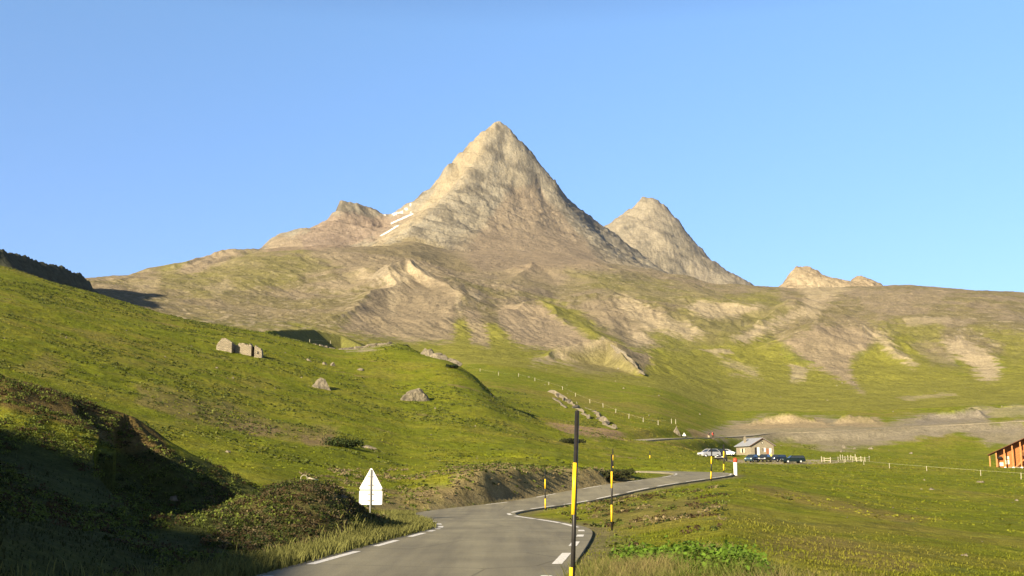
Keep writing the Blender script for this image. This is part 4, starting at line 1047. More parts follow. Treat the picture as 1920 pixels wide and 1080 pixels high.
for z, xa in ((.35, 3.2), (3.0, 6.2), (5.6, 8.6)):
    bl = MB().box(xa, 18.2, -.05, 1.68, z - .2, z).build('balcony', timber_d if z > 1 else stone, ch)
    m = MB()
    if z > 1:
        m.box(xa, 18.2, -.02, .04, z + .9, z + 1.0)
        x = xa
        while x < 18.1: m.box(x, x + .05, -.015, .035, z, z + .9); x += .22
        m.build('railing', timber_l, bl)
m = MB()
for s_ in range(13):
    m.box(4.6 + s_ * .24, 4.9 + s_ * .24, .3, 1.2, .35 + s_ * .2, .42 + s_ * .2)
m.add([(4.5, .28, .2), (4.7, .28, .2), (7.8, .28, 2.9), (7.6, .28, 3.05), (4.5, .22, .2), (4.7, .22, .2), (7.8, .22, 2.9), (7.6, .22, 3.05)], [(0, 1, 2, 3), (7, 6, 5, 4), (0, 4, 5, 1), (1, 5, 6, 2), (2, 6, 7, 3), (3, 7, 4, 0)])
m.build('staircase', timber_l, ch)
for x, z, w_, h_ in [(1.2, .5, 1.1, 1.0), (2.6, .9, 1.0, 1.2), (2.7, 2.1, .9, .8), (8.2, .9, 1.2, 1.5), (10.4, .9, 1.2, 1.5), (13.4, .9, 1.2, 1.5), (6.9, 3.6, 1.1, 1.5), (8.6, 3.5, 1.1, 1.6), (11, 3.5, 1.2, 1.6), (14, 3.5, 1.2, 1.6), (9, 6, 1.2, 1.2)]:
    wn_ = MB().box(x, x + w_, 1.63, 1.697, z, z + h_).build('window', timber_l, ch)
    MB().box(x + .1, x + w_ - .1, 1.60, 1.628, z + .1, z + h_ - .1).build('pane', shutter if x < 9 and z < 3 else glass, wn_)
m = MB().box(.95, 2.0, .6, 1.65, 2.3, 2.75).build('awning', dark, ch)

# ------------------------------------------------------------------ parked cars
def car_mesh(kind):
    """side outline of body and cabin: length x, height z"""
    if kind == 'estate':
        body = [(-2.2, .28), (2.2, .28), (2.25, .6), (2.2, .92), (1.0, .98), (-2.1, .98), (-2.25, .85), (-2.25, .5)]
        cab = [(.95, .98), (.35, 1.44), (-1.9, 1.44), (-2.15, .98)]
    elif kind == 'van':
        body = [(-2.3, .3), (2.2, .3), (2.3, .7), (2.2, 1.0), (1.6, 1.12), (-2.3, 1.12)]
        cab = [(1.6, 1.12), (1.0, 1.85), (-2.2, 1.9), (-2.3, 1.12)]
    else:
        body = [(-1.95, .28), (1.95, .28), (2.02, .58), (1.92, .84), (1.0, 1.0), (-1.75, 1.02), (-2.0, .9), (-2.02, .5)]
        cab = [(1.0, 1.0), (.3, 1.46), (-1.2, 1.48), (-1.8, 1.02)]
    return body, cab
def loft(prof, hw0, hw1, z0, z1):
    """symmetrical solid of a side outline whose half width goes from hw0 at z0 to hw1 at z1"""
    m = MB(); n = len(prof)
    def hw(z): t = min(max((z - z0) / (z1 - z0), 0), 1); return hw0 + (hw1 - hw0) * t
    v = [(x, -hw(z), z) for x, z in prof] + [(x, hw(z), z) for x, z in prof]
    f = [tuple(range(n))[::-1], tuple(range(n, 2 * n))] + [(i, (i + 1) % n, n + (i + 1) % n, n + i) for i in range(n)]
    m.add(v, f); return m
def make_car(kind, paintm, label, loc, head):
    root = empty('parked_car', loc, label, 'car', 'cars parked near the stone hut', head)
    body, cab = car_mesh(kind)
    b = loft(body, .84, .80, .28, 1.0).build('body', paintm, root, bevel=.05)
    zt = max(z for _, z in cab); zb = min(z for _, z in cab)
    loft(cab, .80, .62, zb, zt).build('windows', glass, root, bevel=.02)
    rf_ = [(x, z) for x, z in cab if z > zt - .1]; xs = [x for x, _ in rf_]
    MB().box(min(xs) - .02, max(xs) + .02, -.63, .63, zt - .035, zt + .03).build('roof', paintm, root, bevel=.03)
    for sx_ in (-1, 1):
        for (c, d_) in ((cab[0], cab[1]), (cab[3], cab[2])):
            MB().tube((c[0], sx_ * .79, c[1]), (d_[0], sx_ * .62, d_[1]), .045, None, 6).build('pillar', paintm, b)
    fx = max(x for x, _ in body)
    for x in (-1.3, 1.3):
        for sy in (-1, 1):
            w_ = MB().tube((x, sy * .70, .31), (x, sy * .87, .31), .31, None, 20).build('wheel', rubber, root, True)
            MB().tube((x, sy * .86, .31), (x, sy * .885, .31), .19, .17, 16).build('rim', chrome, w_)
    for sy in (-1, 1):
        MB().box(fx - .22, fx - .01, sy * .6 - .16, sy * .6 + .16, .62, .78).build('headlight', chrome, root, bevel=.03)
        MB().box(-fx + .0, -fx + .12, sy * .66 - .1, sy * .66 + .1, .7, .88).build('tail_light', redp, root, bevel=.02)
    MB().box(fx - .1, fx + .012, -.4, .4, .42, .56).build('bumper_grille', dark, root)
    return root
def carpaint(name, c): return simple(name, c, .25, .3, var=.03, spec=.6)
silver, teal, navy, blk, grn, whitec = [carpaint(n, c) for n, c in (('silver_paint', (.62, .62, .62)), ('teal_paint', (.045, .10, .14)), ('navy_paint', (.025, .04, .08)), ('black_car_paint', (.02, .02, .025)), ('green_paint', (.010, .022, .018)), ('white_car_paint', (.8, .8, .78)))]
whitef = whitec
cars = [  # px of the centre, py of the wheels, kind, paint, heading (deg, 0 = nose to +x), label
 (1330, 869, 'hatch', silver, 208, 'silver car parked at the left end of the car park'),
 (1352, 867.5, 'hatch', blk, 250, 'black car parked right behind the silver car'),
 (1341, 854.5, 'estate', navy, 196, 'dark van parked furthest left behind the silver car'),
 (1363, 854.5, 'hatch', whitec, 335, 'white car parked behind beside the dark van'),
 (1410, 866.5, 'hatch', teal, 236, 'teal blue car parked in front of the left side of the hut'),
 (1434, 866, 'hatch', blk, 240, 'black car with bright headlights in front of the hut door'),
 (1458, 866, 'estate', navy, 222, 'dark blue estate car in front of the right corner of the hut'),
 (1487, 868.5, 'estate', grn, 186, 'low dark green estate car furthest right in the row')]
hits = ground_hit([(c[0], c[1]) for c in cars], 190, 262)
for c, h in zip(cars, hits):
    print('car', c[0], h)
    make_car(c[2], c[3], c[5], (h[0], h[1], h[2] + .02), math.radians(c[4]))

# ------------------------------------------------------------------ people by the upper road (tiny in view)
def person(loc, rz, top, legs, label, backpack=None, hat=None):
    root = empty('person', loc, label, 'person', None, rz)
    me = bpy.data.meshes.new('body')
    # joints: pelvis, chest, neck, head, arms, legs
    J = [(0, 0, .93), (0, 0, 1.15), (0, .01, 1.38), (0, .0, 1.5), (0, -.01, 1.58), (0, -.01, 1.70),
         (.19, .0, 1.36), (.27, -.02, 1.10), (.25, -.14, .88), (-.19, 0, 1.36), (-.27, -.02, 1.10), (-.25, -.12, .86),
         (.10, 0, .86), (.13, -.03, .48), (.14, .02, .07), (.15, -.13, .03), (-.10, 0, .86), (-.13, .03, .48), (-.15, .08, .07), (-.16, -.07, .03)]
    R = [.14, .145, .14, .055, .085, .075, .065, .05, .035, .065, .05, .035, .095, .065, .045, .04, .095, .065, .045, .04]
    E = [(0, 1), (1, 2), (2, 3), (3, 4), (4, 5), (2, 6), (6, 7), (7, 8), (2, 9), (9, 10), (10, 11), (0, 12), (12, 13), (13, 14), (14, 15), (0, 16), (16, 17), (17, 18), (18, 19)]
    me.from_pydata(J, E, []); o = bpy.data.objects.new('body', me); COL.objects.link(o); o.parent = root
    o.modifiers.new('skin', 'SKIN'); sv = me.skin_vertices[0].data
    for i, r in enumerate(R): sv[i].radius = (r, r * .85)
    sv[0].use_root = True
    ss = o.modifiers.new('sub', 'SUBSURF'); ss.levels = 2; ss.render_levels = 2
    me.materials.append(skin)
    # clothing as lofted shells over the body
    MB().lathe([(.19, .82), (.185, 1.0), (.20, 1.2), (.215, 1.36), (.12, 1.46), (.07, 1.48)], 18).build('jacket', top, root, True)
    for s_ in (-1, 1):
        MB().tube((s_ * .2, 0, 1.38), (s_ * .28, -.02, 1.10), .085, .07, 12).build('sleeve', top, root, True)
        MB().tube((s_ * .10, 0, .92), (s_ * .13, -.03 * s_, .48), .115, .085, 12).tube((s_ * .13, -.03 * s_, .48), (s_ * .145, .04, .10), .085, .065, 12).build('trouser_leg', legs, root, True)
    MB().lathe([(.02, 1.80), (.09, 1.77), (.105, 1.70), (.10, 1.64), (.08, 1.6)][::-1], 14, c=(0, .015, 0)).build('hair', hat or hairm, root, True)
    if backpack: MB().box(-.17, .17, .15, .36, 1.0, 1.5).build('backpack', backpack, root, bevel=.06)
    return root
red_cloth = simple('red_cloth', (.55, .06, .04), .8); dark_cloth = simple('dark_cloth', (.05, .04, .03), .9); beige = simple('beige_cloth', (.65, .55, .38), .9); yel = simple('yellow_vest', (.75, .65, .15), .8)
hh = ground_hit([(1329, 822), (1337, 822.5)], 240, 320) + ground_hit([(1446, 864)], 190, 262)
person(hh[0], math.radians(20), dark_cloth, beige, 'person in a dark top and pale trousers standing left of the red clad one')
person(hh[1], math.radians(200), red_cloth, dark_cloth, 'person in a bright red top with a dark backpack on the upper road', backpack=dark_cloth)
person(hh[2], math.radians(10), yel, beige, 'person in a yellow top standing between two parked dark cars')

# ------------------------------------------------------------------ fences
def fence(name, label, bases, hgt, r, wires, wr, lean=.0, mat=None, cat='fence'):
    mat = mat or wood_post
    b0 = Vector(bases[0])
    root = empty(name, b0, label, cat)
    tops = []
    rr = np.random.default_rng(len(bases))
    for b in bases:
        p = Vector(b) - b0; t = p + Vector((rr.normal(0, .06), rr.normal(0, .04), hgt * rr.uniform(.88, 1.1)))
        tops.append((p, t)); MB().tube(p - Vector((0, 0, .3)), t, r, r * .9, 8).build('post', mat, root)
    for fz in wires:
        m = MB()
        for (p, t), (p2, t2) in zip(tops[:-1], tops[1:]): m.tube(p + (t - p) * fz, p2 + (t2 - p2) * fz, wr, None, 5)
        m.build('wire', rope, root)
    return root
vf = [(863, 689), (900, 696.5), (934.6, 704), (972.5, 706.5), (1003, 714.5), (1029, 722), (1055, 731), (1079, 743.5), (1106, 756), (1131, 764), (1154.5, 774), (1179, 785), (1206, 791.5), (1234, 797), (1259, 794), (1267, 795)]
fence('wire_fence', 'long line of pale posts descending across the valley behind the green spur', ground_hit(vf, 225, 420), 1.2, .085, (.8,), .008)
fence('wire_fence', 'two pale fence posts by the shaded hollow behind the left hill', ground_hit([(580.6, 643), (620, 645)], 262, 420), 1.2, .1, (.8,), .02)
rf_ = [(1583, 868.5), (1620, 871.5), (1668, 878), (1738, 883), (1839, 892), (1914.5, 899), (1990, 906)]
fence('rope_fence', 'low fence of short posts and pale rope running down the right meadow', ground_hit(rf_, 110, 235), .82, .05, (.92,), .011)
cf = [(1541, 866.5), (1545.5, 866.5), (1557, 867), (1572, 866), (1585, 866), (1599, 866), (1606.5, 866), (1615, 866), (1622, 866), (1630, 865)]
fence('wooden_fence', 'rail fence with thick pale posts beside the yard right of the cars', ground_hit(cf, 195, 262), 1.2, .09, (.35, .75), .05)
fence('wooden_fence', 'row of taller pale posts behind the rail fence at the yard end', ground_hit([(1576, 862), (1580, 862), (1590, 862), (1595, 862), (1604.5, 862)], 205, 290), 1.2, .09, (.6,), .04)

# ------------------------------------------------------------------ rocks
import bmesh
def rock(name, base, size, seed, label, cat, rz=0.0, group=None, sub=4, flat=True, parent=None):
    bm = bmesh.new(); bmesh.ops.create_icosphere(bm, subdivisions=sub, radius=1)
    R = np.random.default_rng(seed)
    V = np.array([v.co[:] for v in bm.verts])
    # cut the ball with random planes for broken faces, then roughen
    for _ in range(15):
        n = R.normal(size=3); n[2] = abs(n[2]) * .7 + .05; n /= np.linalg.norm(n); d = R.uniform(.32, .72)
        k = V @ n - d; V -= np.outer(np.maximum(k, 0), n)
    nz = fbm(V[:, 0] * 1 + V[:, 2] * .7 + seed, V[:, 1] + V[:, 2] * .6, .55, 3, .6, seed=seed)
    nz2 = ridged(V[:, 0] * 1.4 + V[:, 2] + seed, V[:, 1] - V[:, 2] * .8, .5, 3, .6, seed=seed)
    V *= (1 + .12 * nz + .10 * nz2)[:, None]; V /= np.abs(V[:, :2]).max() + 1e-6
    V *= np.array(size) / 2 * np.array([1.05, 1.05, 1.55])
    V[:, 2] += size[2] * .06
    for v, c in zip(bm.verts, V): v.co = c
    me = bpy.data.meshes.new(name); bm.to_mesh(me); bm.free(); me.materials.append(rockm)
    if not flat: me.polygons.foreach_set('use_smooth', [True] * len(me.polygons))
    o = bpy.data.objects.new(name, me); COL.objects.link(o); o.location = base; o.rotation_euler = (0, 0, rz)
    tag(o, label, cat, group)
    return o
def rock_px(px, py, wpx, hpx, dlo, dhi, seed, label, rz=0, cat='boulder', nm='boulder', dep=.8, group=None, sub=4):
    q = ground_hit([(px, py)], dlo, dhi)[0]
    w = wpx * q[1] / F; h = hpx * q[1] / F
    return rock(nm, q, (w, w * dep, h * 1.15), seed, label, cat, rz, group, sub)
rock_px(781, 752, 60, 46, 120, 230, 3, 'largest tan boulder on the green slope with a dark shadow at its right', rz=.2)
rock_px(600, 727, 46, 26, 120, 230, 5, 'jagged grey boulder in the grass left of the largest boulder', rz=.4)
rock_px(608, 683, 14, 9, 150, 250, 8, 'left one of two small boulders side by side below the ruin')
rock_px(622, 685, 12, 8, 150, 250, 9, 'right one of two small boulders side by side below the ruin')
rock_px(578, 676, 14, 5, 150, 250, 10, 'low flat rock left of the two small boulders')
rock_px(675, 694, 20, 7, 150, 250, 11, 'low pale rock in the grass above the largest boulder')
def outcrop(line, dlo, dhi, seed, label, wpx, hpx, n, dep=1.0):
    """one mass of bedrock: broken blocks half sunk along a line, joined in one mesh"""
    q = ground_hit(line, dlo, dhi); C = np.array(q); R = np.random.default_rng(seed)
    bm = bmesh.new(); t = np.linspace(0, len(C) - 1, n)
    o0 = C[0]
    for k, tt in enumerate(t):
        i = min(int(tt), len(C) - 2); p = C[i] + (C[i + 1] - C[i]) * (tt - i) - o0
        w = wpx * C[i][1] / F * R.uniform(.8, 1.25); h = hpx * C[i][1] / F * R.uniform(.6, 1.25) * (1 - .4 * abs(2 * k / max(n - 1, 1) - 1))
        r_ = bmesh.ops.create_icosphere(bm, subdivisions=3, radius=1)['verts']
        V = np.array([v.co[:] for v in r_])
        for _ in range(12):
            nn = R.normal(size=3); nn[2] = abs(nn[2]); nn /= np.linalg.norm(nn); k_ = V @ nn - R.uniform(.35, .75); V -= np.outer(np.maximum(k_, 0), nn)
        V *= (1 + .16 * fbm(V[:, 0] + V[:, 2] * .7 + seed + k, V[:, 1] + V[:, 2] * .5, .6, 3, .6))[:, None]
        sp_ = np.hypot(*(C[-1] - C[0])[:2]) / n
        V *= np.array([max(w * .6, sp_ * 1.3), w * .42 * dep, h * 1.25])
        dv = C[min(i + 1, len(C) - 1)] - C[i]; an_ = math.atan2(dv[1], dv[0]) + R.normal(0, .15); c_, s_ = math.cos(an_), math.sin(an_)
        V = np.stack([V[:, 0] * c_ - V[:, 1] * s_, V[:, 0] * s_ + V[:, 1] * c_, V[:, 2] + V[:, 0] / max(w * .6, sp_ * 1.3) * dv[2] / (np.hypot(*dv[:2]) + 1e-6) * sp_], 1)
        V += p + R.normal(0, .07, 3) * w * np.array([1, 1, .2])
        for v, c in zip(r_, V): v.co = c
    me = bpy.data.meshes.new('rock_outcrop'); bm.to_mesh(me); bm.free(); me.materials.append(rockm)
    o = bpy.data.objects.new('rock_outcrop', me); COL.objects.link(o); o.location = o0
    return tag(o, label, 'outcrop')
outcrop([(592, 645), (622, 650)], 200, 300, 12, 'low pale rocks under the two fence posts at the hill crest', 14, 5, 4)
outcrop([(795, 640), (820, 652), (846, 668)], 200, 300, 13, 'grey outcrop with a dark overhang at the right end of the spur crest', 34, 17, 5)
outcrop([(645, 655), (680, 648), (720, 640), (760, 632)], 200, 310, 14, 'long pale rock slab along the crest of the green spur', 26, 6, 9)
outcrop([(1040, 738), (1058, 748), (1078, 762), (1100, 782)], 215, 340, 15, 'long tilted grey rock fin behind the tip of the tallest pole', 13, 8, 15)
outcrop([(1040, 748), (1055, 760)], 215, 340, 16, 'flat grey slab at the left of the tilted rock fin', 13, 5, 3)
outcrop([(1114, 772), (1126, 785), (1142, 800)], 200, 320, 17, 'broken rock fin above the bare earth scar', 15, 8, 11)
outcrop([(1098, 765), (1106, 768)], 215, 330, 18, 'low grey rock between the two rock fins', 8, 3, 2)
outcrop([(1148, 648), (1166, 662), (1184, 680), (1202, 697)], 470, 600, 33, 'steep dark sided rock crest in the middle of the valley', 14, 8, 8)
rock_px(1152, 803, 22, 10, 180, 290, 19, 'small grey rubble below the broken rock fin')
rock_px(1268, 813, 22, 18, 190, 300, 20, 'pale rock knob with a post on it left of the distant sign')
rock_px(1582, 840, 13, 9, 220, 320, 21, 'square grey block at the foot of the rubble slope')
rock_px(1633, 842, 10, 4, 220, 320, 22, 'small flat stone right of the square grey block')
rock_px(1709, 851, 10, 5, 220, 320, 23, 'small slanted stone in the grass midway to the chalet')
rock_px(1746, 918, 18, 7, 60, 170, 24, 'round tan stone in the right meadow beside a dark patch', nm='stone', cat='stone')
rock_px(1840, 904, 20, 5, 70, 190, 25, 'flat tan stone in the meadow below the rope fence', nm='stone', cat='stone')
rock_px(1907, 939, 12, 4, 50, 150, 26, 'flat pale stone at the right edge of the meadow', nm='stone', cat='stone')
rock_px(1810, 1042, 14, 5, 20, 60, 27, 'small white stone in the lower right meadow', nm='stone', cat='stone')
rock_px(325, 936, 26, 12, 24, 40, 28, 'pale stone in the shade at the foot of the left shoulder', nm='stone', cat='stone')
rock_px(427, 848, 16, 6, 40, 90, 29, 'grey slab at the edge of the shaded gully', nm='stone', cat='stone')
rock_px(690, 840, 40, 7, 60, 120, 30, 'low grey ledge in the grass above the white sign', nm='rock_outcrop', cat='outcrop')
rock_px(640, 930, 26, 7, 24, 36, 31, 'grey stone half buried in the crest of the dark mound', nm='stone', cat='stone')
# scattered small stones
R = np.random.default_rng(21)
cand = []
for (x0, x1, y0, y1, n, lo, hi_) in [(0, 560, 600, 780, 22, 50, 300), (560, 1000, 690, 880, 24, 50, 300), (1180, 1900, 900, 1050, 18, 14, 160), (1150, 1900, 690, 780, 26, 300, 620), (1380, 1850, 815, 850, 18, 230, 340), (900, 1250, 690, 810, 22, 190, 480)]:
    for _ in range(n): cand.append((R.uniform(x0, x1), R.uniform(y0, y1), lo, hi_))
for lo, hi_ in sorted(set((c[2], c[3]) for c in cand)):
    sub_ = [c for c in cand if (c[2], c[3]) == (lo, hi_)]
    H = ground_hit([(c[0], c[1]) for c in sub_], lo, hi_)
    for c, q in zip(sub_, H):
        k = R.uniform(2.0, 6.5) * q[1] / F
        d_, _ = near_line(np.array([q[0]]), np.array([q[1]]), RCS[::4])
        if d_[0] < 3.5: continue
        rock('stone', q, (k, k * .8, k * R.uniform(.4, .7)), int(R.integers(1000)), 'small pale stone lying loose in the grass', 'stone', R.uniform(0, 6), 'small stones scattered over the meadow and slopes', 2)

# ------------------------------------------------------------------ ruined hut of dry stone
q = ground_hit([(450, 664)], 140, 230)[0]
print('ruin', q)
ru = empty('ruined_hut', q, 'roofless ruined hut of dry stone walls on the left hillside', 'ruin')
k = q[1] / F
def ruin_wall(x0, x1, y0, y1, tops, zb=-1.2, nm='wall', seed=0):
    """wall between x0..x1 with a ragged top, tops = heights along it"""
    n = 14; R = np.random.default_rng(seed)
    xs = np.linspace(x0, x1, n); hs_ = np.interp(np.linspace(0, 1, n), np.linspace(0, 1, len(tops)), tops) + R.normal(0, .09, n)
    poly = [(x0, zb), (x1, zb)] + [(x, h) for x, h in zip(xs[::-1], hs_[::-1])]
    return MB().prism(poly, y0, y1).build(nm, ruinm, ru, bevel=.04)
def X_(px): return (px - 450) * k
ruin_wall(X_(406), X_(435), -.4, .5, [1.4, 2.5, 2.75, 2.4, 2.0], seed=1)
m = MB().box(X_(432), X_(435.5), .5, 4.2, -1.2, 1.9).build('wall', ruinm, ru, bevel=.05)
MB().box(X_(433), X_(478), 4.3, 4.9, -1.2, 1.5).build('wall', ruinm, ru, bevel=.05)
MB().box(X_(431), X_(447), 1.7, 4.25, -1.2, .95).build('wall', ruinm, ru, bevel=.05)
ruin_wall(X_(438), X_(459), .9, 1.6, [1.7, 1.9, 2.0, 1.8], seed=2)
ruin_wall(X_(459.4), X_(470), .3, 2.2, [1.75, 1.7, 1.6], seed=3)
MB().box(X_(470.2), X_(475.5), 1.3, 1.7, -1.0, 1.45).build('doorway', dark, ru)
ruin_wall(X_(475.5), X_(490), .4, 1.5, [1.55, 1.4, 1.2, .5], seed=4)
MB().box(X_(481.5), X_(484), .36, .398, .05, .5).build('window', dark, ru)

# drain pipe by the gully
q = ground_hit([(570, 900)], 40, 75)[0]
root = empty('drain_pipe', q, 'pale ring shaped end of a pipe at the end of the shaded gully', 'pipe', None, .3)
m = MB(); n = 24
for i in range(n):
    a, b = 2 * PI * i / n, 2 * PI * (i + 1) / n
    m.tube((.17 * math.cos(a), 0, .08 + .17 * math.sin(a)), (.17 * math.cos(b), 0, .08 + .17 * math.sin(b)), .022, None, 8)
m.build('rim', wood_post, root, True)
MB().tube((.2, .05, .1), (.75, .15, -.02), .05, .05, 8).build('hose', wood_post, root, True)

# ------------------------------------------------------------------ vegetation
VR = np.random.default_rng(5)
def grass_col(x, y):
    n1 = fbm(x, y, 60, 5, .55, seed=100); n2 = fbm(x, y, 9, 4, .6, seed=101)
    c = np.tile(G_LUSH, (len(x), 1)); 
    def L(c2, a): return c * (1 - a[:, None]) + c2 * a[:, None]
    c = L(G_OLIVE, sstep(-.25, .25, n2 + .6 * n1)); c = L(G_DRY, .5 * sstep(.15, .5, n1 + .5 * n2))
    return c
def blades(x, y, z, h, w, lean, c):
    """one curved two-face blade each"""
    n = len(x); a = VR.uniform(0, 2 * PI, n); b = VR.uniform(0, 2 * PI, n); ln = lean * h * VR.uniform(.3, 1.2, n)
    ux, uy = np.cos(a) * w, np.sin(a) * w
    dx, dy = np.cos(b) * ln, np.sin(b) * ln
    p0 = np.stack([x - ux, y - uy, z - .02], 1); p1 = np.stack([x + ux, y + uy, z - .02], 1)
    p2 = np.stack([x + ux * .7 + dx * .35, y + uy * .7 + dy * .35, z + h * .6], 1); p3 = np.stack([x - ux * .7 + dx * .35, y - uy * .7 + dy * .35, z + h * .6], 1)
    p4 = np.stack([x + dx, y + dy, z + h], 1)
    V = np.stack([p0, p1, p2, p3, p4], 1).reshape(-1, 3)
    k = np.arange(n)[:, None] * 5
    Ft = np.concatenate([k + np.array([[0, 1, 2]]), k + np.array([[0, 2, 3]]), k + np.array([[3, 2, 4]])])
    Cc = np.repeat(c * VR.uniform(.6, 1.35, (n, 1)), 5, 0)
    return V, Ft, Cc
def leaves(cx, cy, cz, rad, hh_, nl, size, c, up=.3):
    """clumps of small leaf faces filling low domes"""
    n = len(cx); k = nl
    d = VR.normal(size=(n, k, 3)); d /= np.linalg.norm(d, axis=2, keepdims=True); d[:, :, 2] = np.abs(d[:, :, 2])
    rr = VR.uniform(.35, 1, (n, k, 1)) ** .6
    pos = d * rr * np.stack([rad, rad, hh_], 1)[:, None, :] + np.stack([cx, cy, cz], 1)[:, None, :]
    pos = pos.reshape(-1, 3); m = len(pos)
    nr = d.reshape(-1, 3) * .6 + VR.normal(size=(m, 3)) * .6 + np.array([0, 0, up]); nr /= np.linalg.norm(nr, axis=1)[:, None]
    t = np.cross(nr, VR.normal(size=(m, 3))); t /= np.linalg.norm(t, axis=1)[:, None]; b = np.cross(nr, t)
    s_ = (np.repeat(size, k) * VR.uniform(.6, 1.4, m))[:, None]
    V = np.stack([pos - t * s_ * .5, pos + b * s_ * .9 - t * s_ * .1, pos + t * s_, pos - b * s_ * .9 + t * s_ * .1], 1).reshape(-1, 3)
    Fq = np.arange(m * 4).reshape(-1, 4)
    Cc = np.repeat(np.repeat(c, k, 0) * VR.uniform(.7, 1.25, (m, 1)), 4, 0)
    return V, Fq, Cc
def tri(Vq, Fq, Cq): return Vq, np.concatenate([Fq[:, [0, 1, 2]], Fq[:, [0, 2, 3]]]), Cq
def emit(name, parts, label, cat, kind='stuff', group=None):
    V, Fc, Cc, b = [], [], [], 0
    for v, f, c in parts: V.append(v); Fc.append(f + b); Cc.append(c); b += len(v)
    o = raw_mesh(name, np.concatenate(V), np.concatenate(Fc), leafm, False, np.clip(np.concatenate(Cc), 0, .9))
    return tag(o, label, cat, group, kind)
def keep_off_road(x, y, dmin):
    d, _ = near_line(x, y, RCS[::2]); return d + .25 * VR.normal(size=len(x)) > dmin
def polar(n, r0, r1, a0, a1, pw):
    r = (r0 ** pw + VR.random(n) * (r1 ** pw - r0 ** pw)) ** (1 / pw); a = np.radians(VR.uniform(a0, a1, n))
    return r * np.sin(a), r * np.cos(a)
parts = []
# short meadow turf
x, y = polar(60000, 8, 40, -30, 30, 1.0)
k = keep_off_road(x, y, 2.5) & (VR.random(len(x)) > sstep(12, 38, np.hypot(x, y))) & (fbm(x, y, 3, 3, seed=201) > VR.uniform(-.6, .25, len(x))); x, y = x[k], y[k]
z, _ = height(x, y); r = np.hypot(x, y)
h = VR.uniform(.015, .04, len(x)) * (1 + 1.0 * sstep(.15, .5, fbm(x, y, 3, 3, seed=201))) * (.8 + r / 60)
for _ in range(2):
    jx, jy = VR.normal(0, .04, (2, len(x))) * (1 + r / 25)
    cg = grass_col(x, y) * .78; pxx = 960 + F * x / y; dk_ = (pxx < 600) & (x < -2.2 - .1 * y * 0) ; cg[dk_ & (r < 46)] = C3(.055, .065, .022)  # blades at lower left coloured dark, shade painted in
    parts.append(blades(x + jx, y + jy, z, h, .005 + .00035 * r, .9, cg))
# tall verge grass at the right foreground
x = VR.uniform(-.2, 6, 95000); y = VR.uniform(6.5, 19, 95000)
k = keep_off_road(x, y, 2.75) & (fbm(x, y, 2.0, 3, seed=205) + .85 - .34 * np.abs(x - 1.3) - .08 * np.maximum(y - 14, 0) > VR.uniform(0, .9, len(x)))
x, y = x[k], y[k]; z, _ = height(x, y)
h = VR.uniform(.14, .46, len(x)) * (1 - .45 * sstep(13, 19, y)) * (1 - .4 * sstep(2.5, 4.5, x))
dry = sstep(-.3, .3, fbm(x, y, 1.5, 3, seed=206)); c = np.tile(C3(.13, .15, .03), (len(x), 1)) * (1 - dry[:, None]) + C3(.25, .20, .085) * dry[:, None]
parts.append(blades(x, y, z, h, .0045, .7, c))
# fringe along the left edge of the road
si = VR.integers(_idx(-3, 8), _idx(-1.9, 50), 26000); off = 2.5 + np.abs(VR.normal(0, .35, len(si)))
x = RCS[si, 0] + RN[si, 0] * off + VR.uniform(-.3, .3, len(si)); y = RCS[si, 1] + RN[si, 1] * off + VR.uniform(-.3, .3, len(si))
z, _ = height(x, y)
parts.append(blades(x, y, z, VR.uniform(.08, .28, len(x)), .006 + .0003 * y, .6, np.tile(C3(.17, .17, .05), (len(x), 1))))
emit('grass', parts, 'green and straw coloured grass of the meadow and road verges', 'grass')
print('grass', round(time.time() - T0, 1))
# heather and bilberry cover: left shoulder, mound, bank
parts = []
def cover(n, box, crit, rad, hgt, nl, size, cols, up=.3):
    x = VR.uniform(box[0], box[1], n); y = VR.uniform(box[2], box[3], n)
    k = keep_off_road(x, y, 3.0); x, y = x[k], y[k]
    z, _ = height(x, y); px_, py_ = proj(x, y, z)
    k = crit(x, y, z, px_, py_); x, y, z = x[k], y[k], z[k]
    if not len(x): return
    ci = np.clip(((fbm(x, y, 2.2, 3, seed=210) * .9 + .5 + VR.normal(0, .2, len(x))) * len(cols)).astype(int), 0, len(cols) - 1)
    c = np.array(cols)[ci]
    rd = VR.uniform(*rad, len(x)); parts.append(tri(*leaves(x, y, z - .02, rd, rd * VR.uniform(*hgt, len(x)), nl, np.full(len(x), size), c, up)))
HEA, BIL, MID, STR = C3(.085, .058, .028), C3(.040, .055, .015), C3(.13, .16, .03), C3(.24, .19, .10)
cover(11000, (-26, -4, 14, 44), lambda x, y, z, px, py: (px > -200) & (px < 560) & ((fbm(x, y, 4, 3, seed=211) > -.12)), (.10, .26), (.5, .9), 32, .028, [BIL, MID, MID * 1.15, HEA, MID, BIL])
cover(6500, (-11, -1.5, 20, 37), lambda x, y, z, px, py: (px > 385) & (px < 800) & (py > 905) & (fbm(x, y, 2, 3, seed=212) > -.2), (.08, .20), (.6, 1.1), 30, .024, [BIL, STR * .55, HEA, BIL, MID * .6, STR * .8])
cover(2600, (-8, 12, 54, 78), lambda x, y, z, px, py: (px > 840) & (px < 1200) & (py > 868), (.12, .26), (.35, .7), 14, .06, [STR, STR * .8, MID, BIL, STR])
cover(2500, (-16, -3, 40, 75), lambda x, y, z, px, py: (px > 560) & (px < 860) & (py > 880) & (fbm(x, y, 4, 3, seed=213) > 0), (.12, .3), (.4, .8), 14, .06, [STR, MID, STR])
cover(1800, (1, 12, 20, 60), lambda x, y, z, px, py: (px > 1060) & (px < 1360) & (py > 905) & (fbm(x, y, 3, 3, seed=214) > .05), (.1, .28), (.4, .8), 18, .045, [STR, BIL, HEA, MID])
emit('heather', parts, 'dark heather and bilberry cover on the shoulder, mound and bank', 'heather')
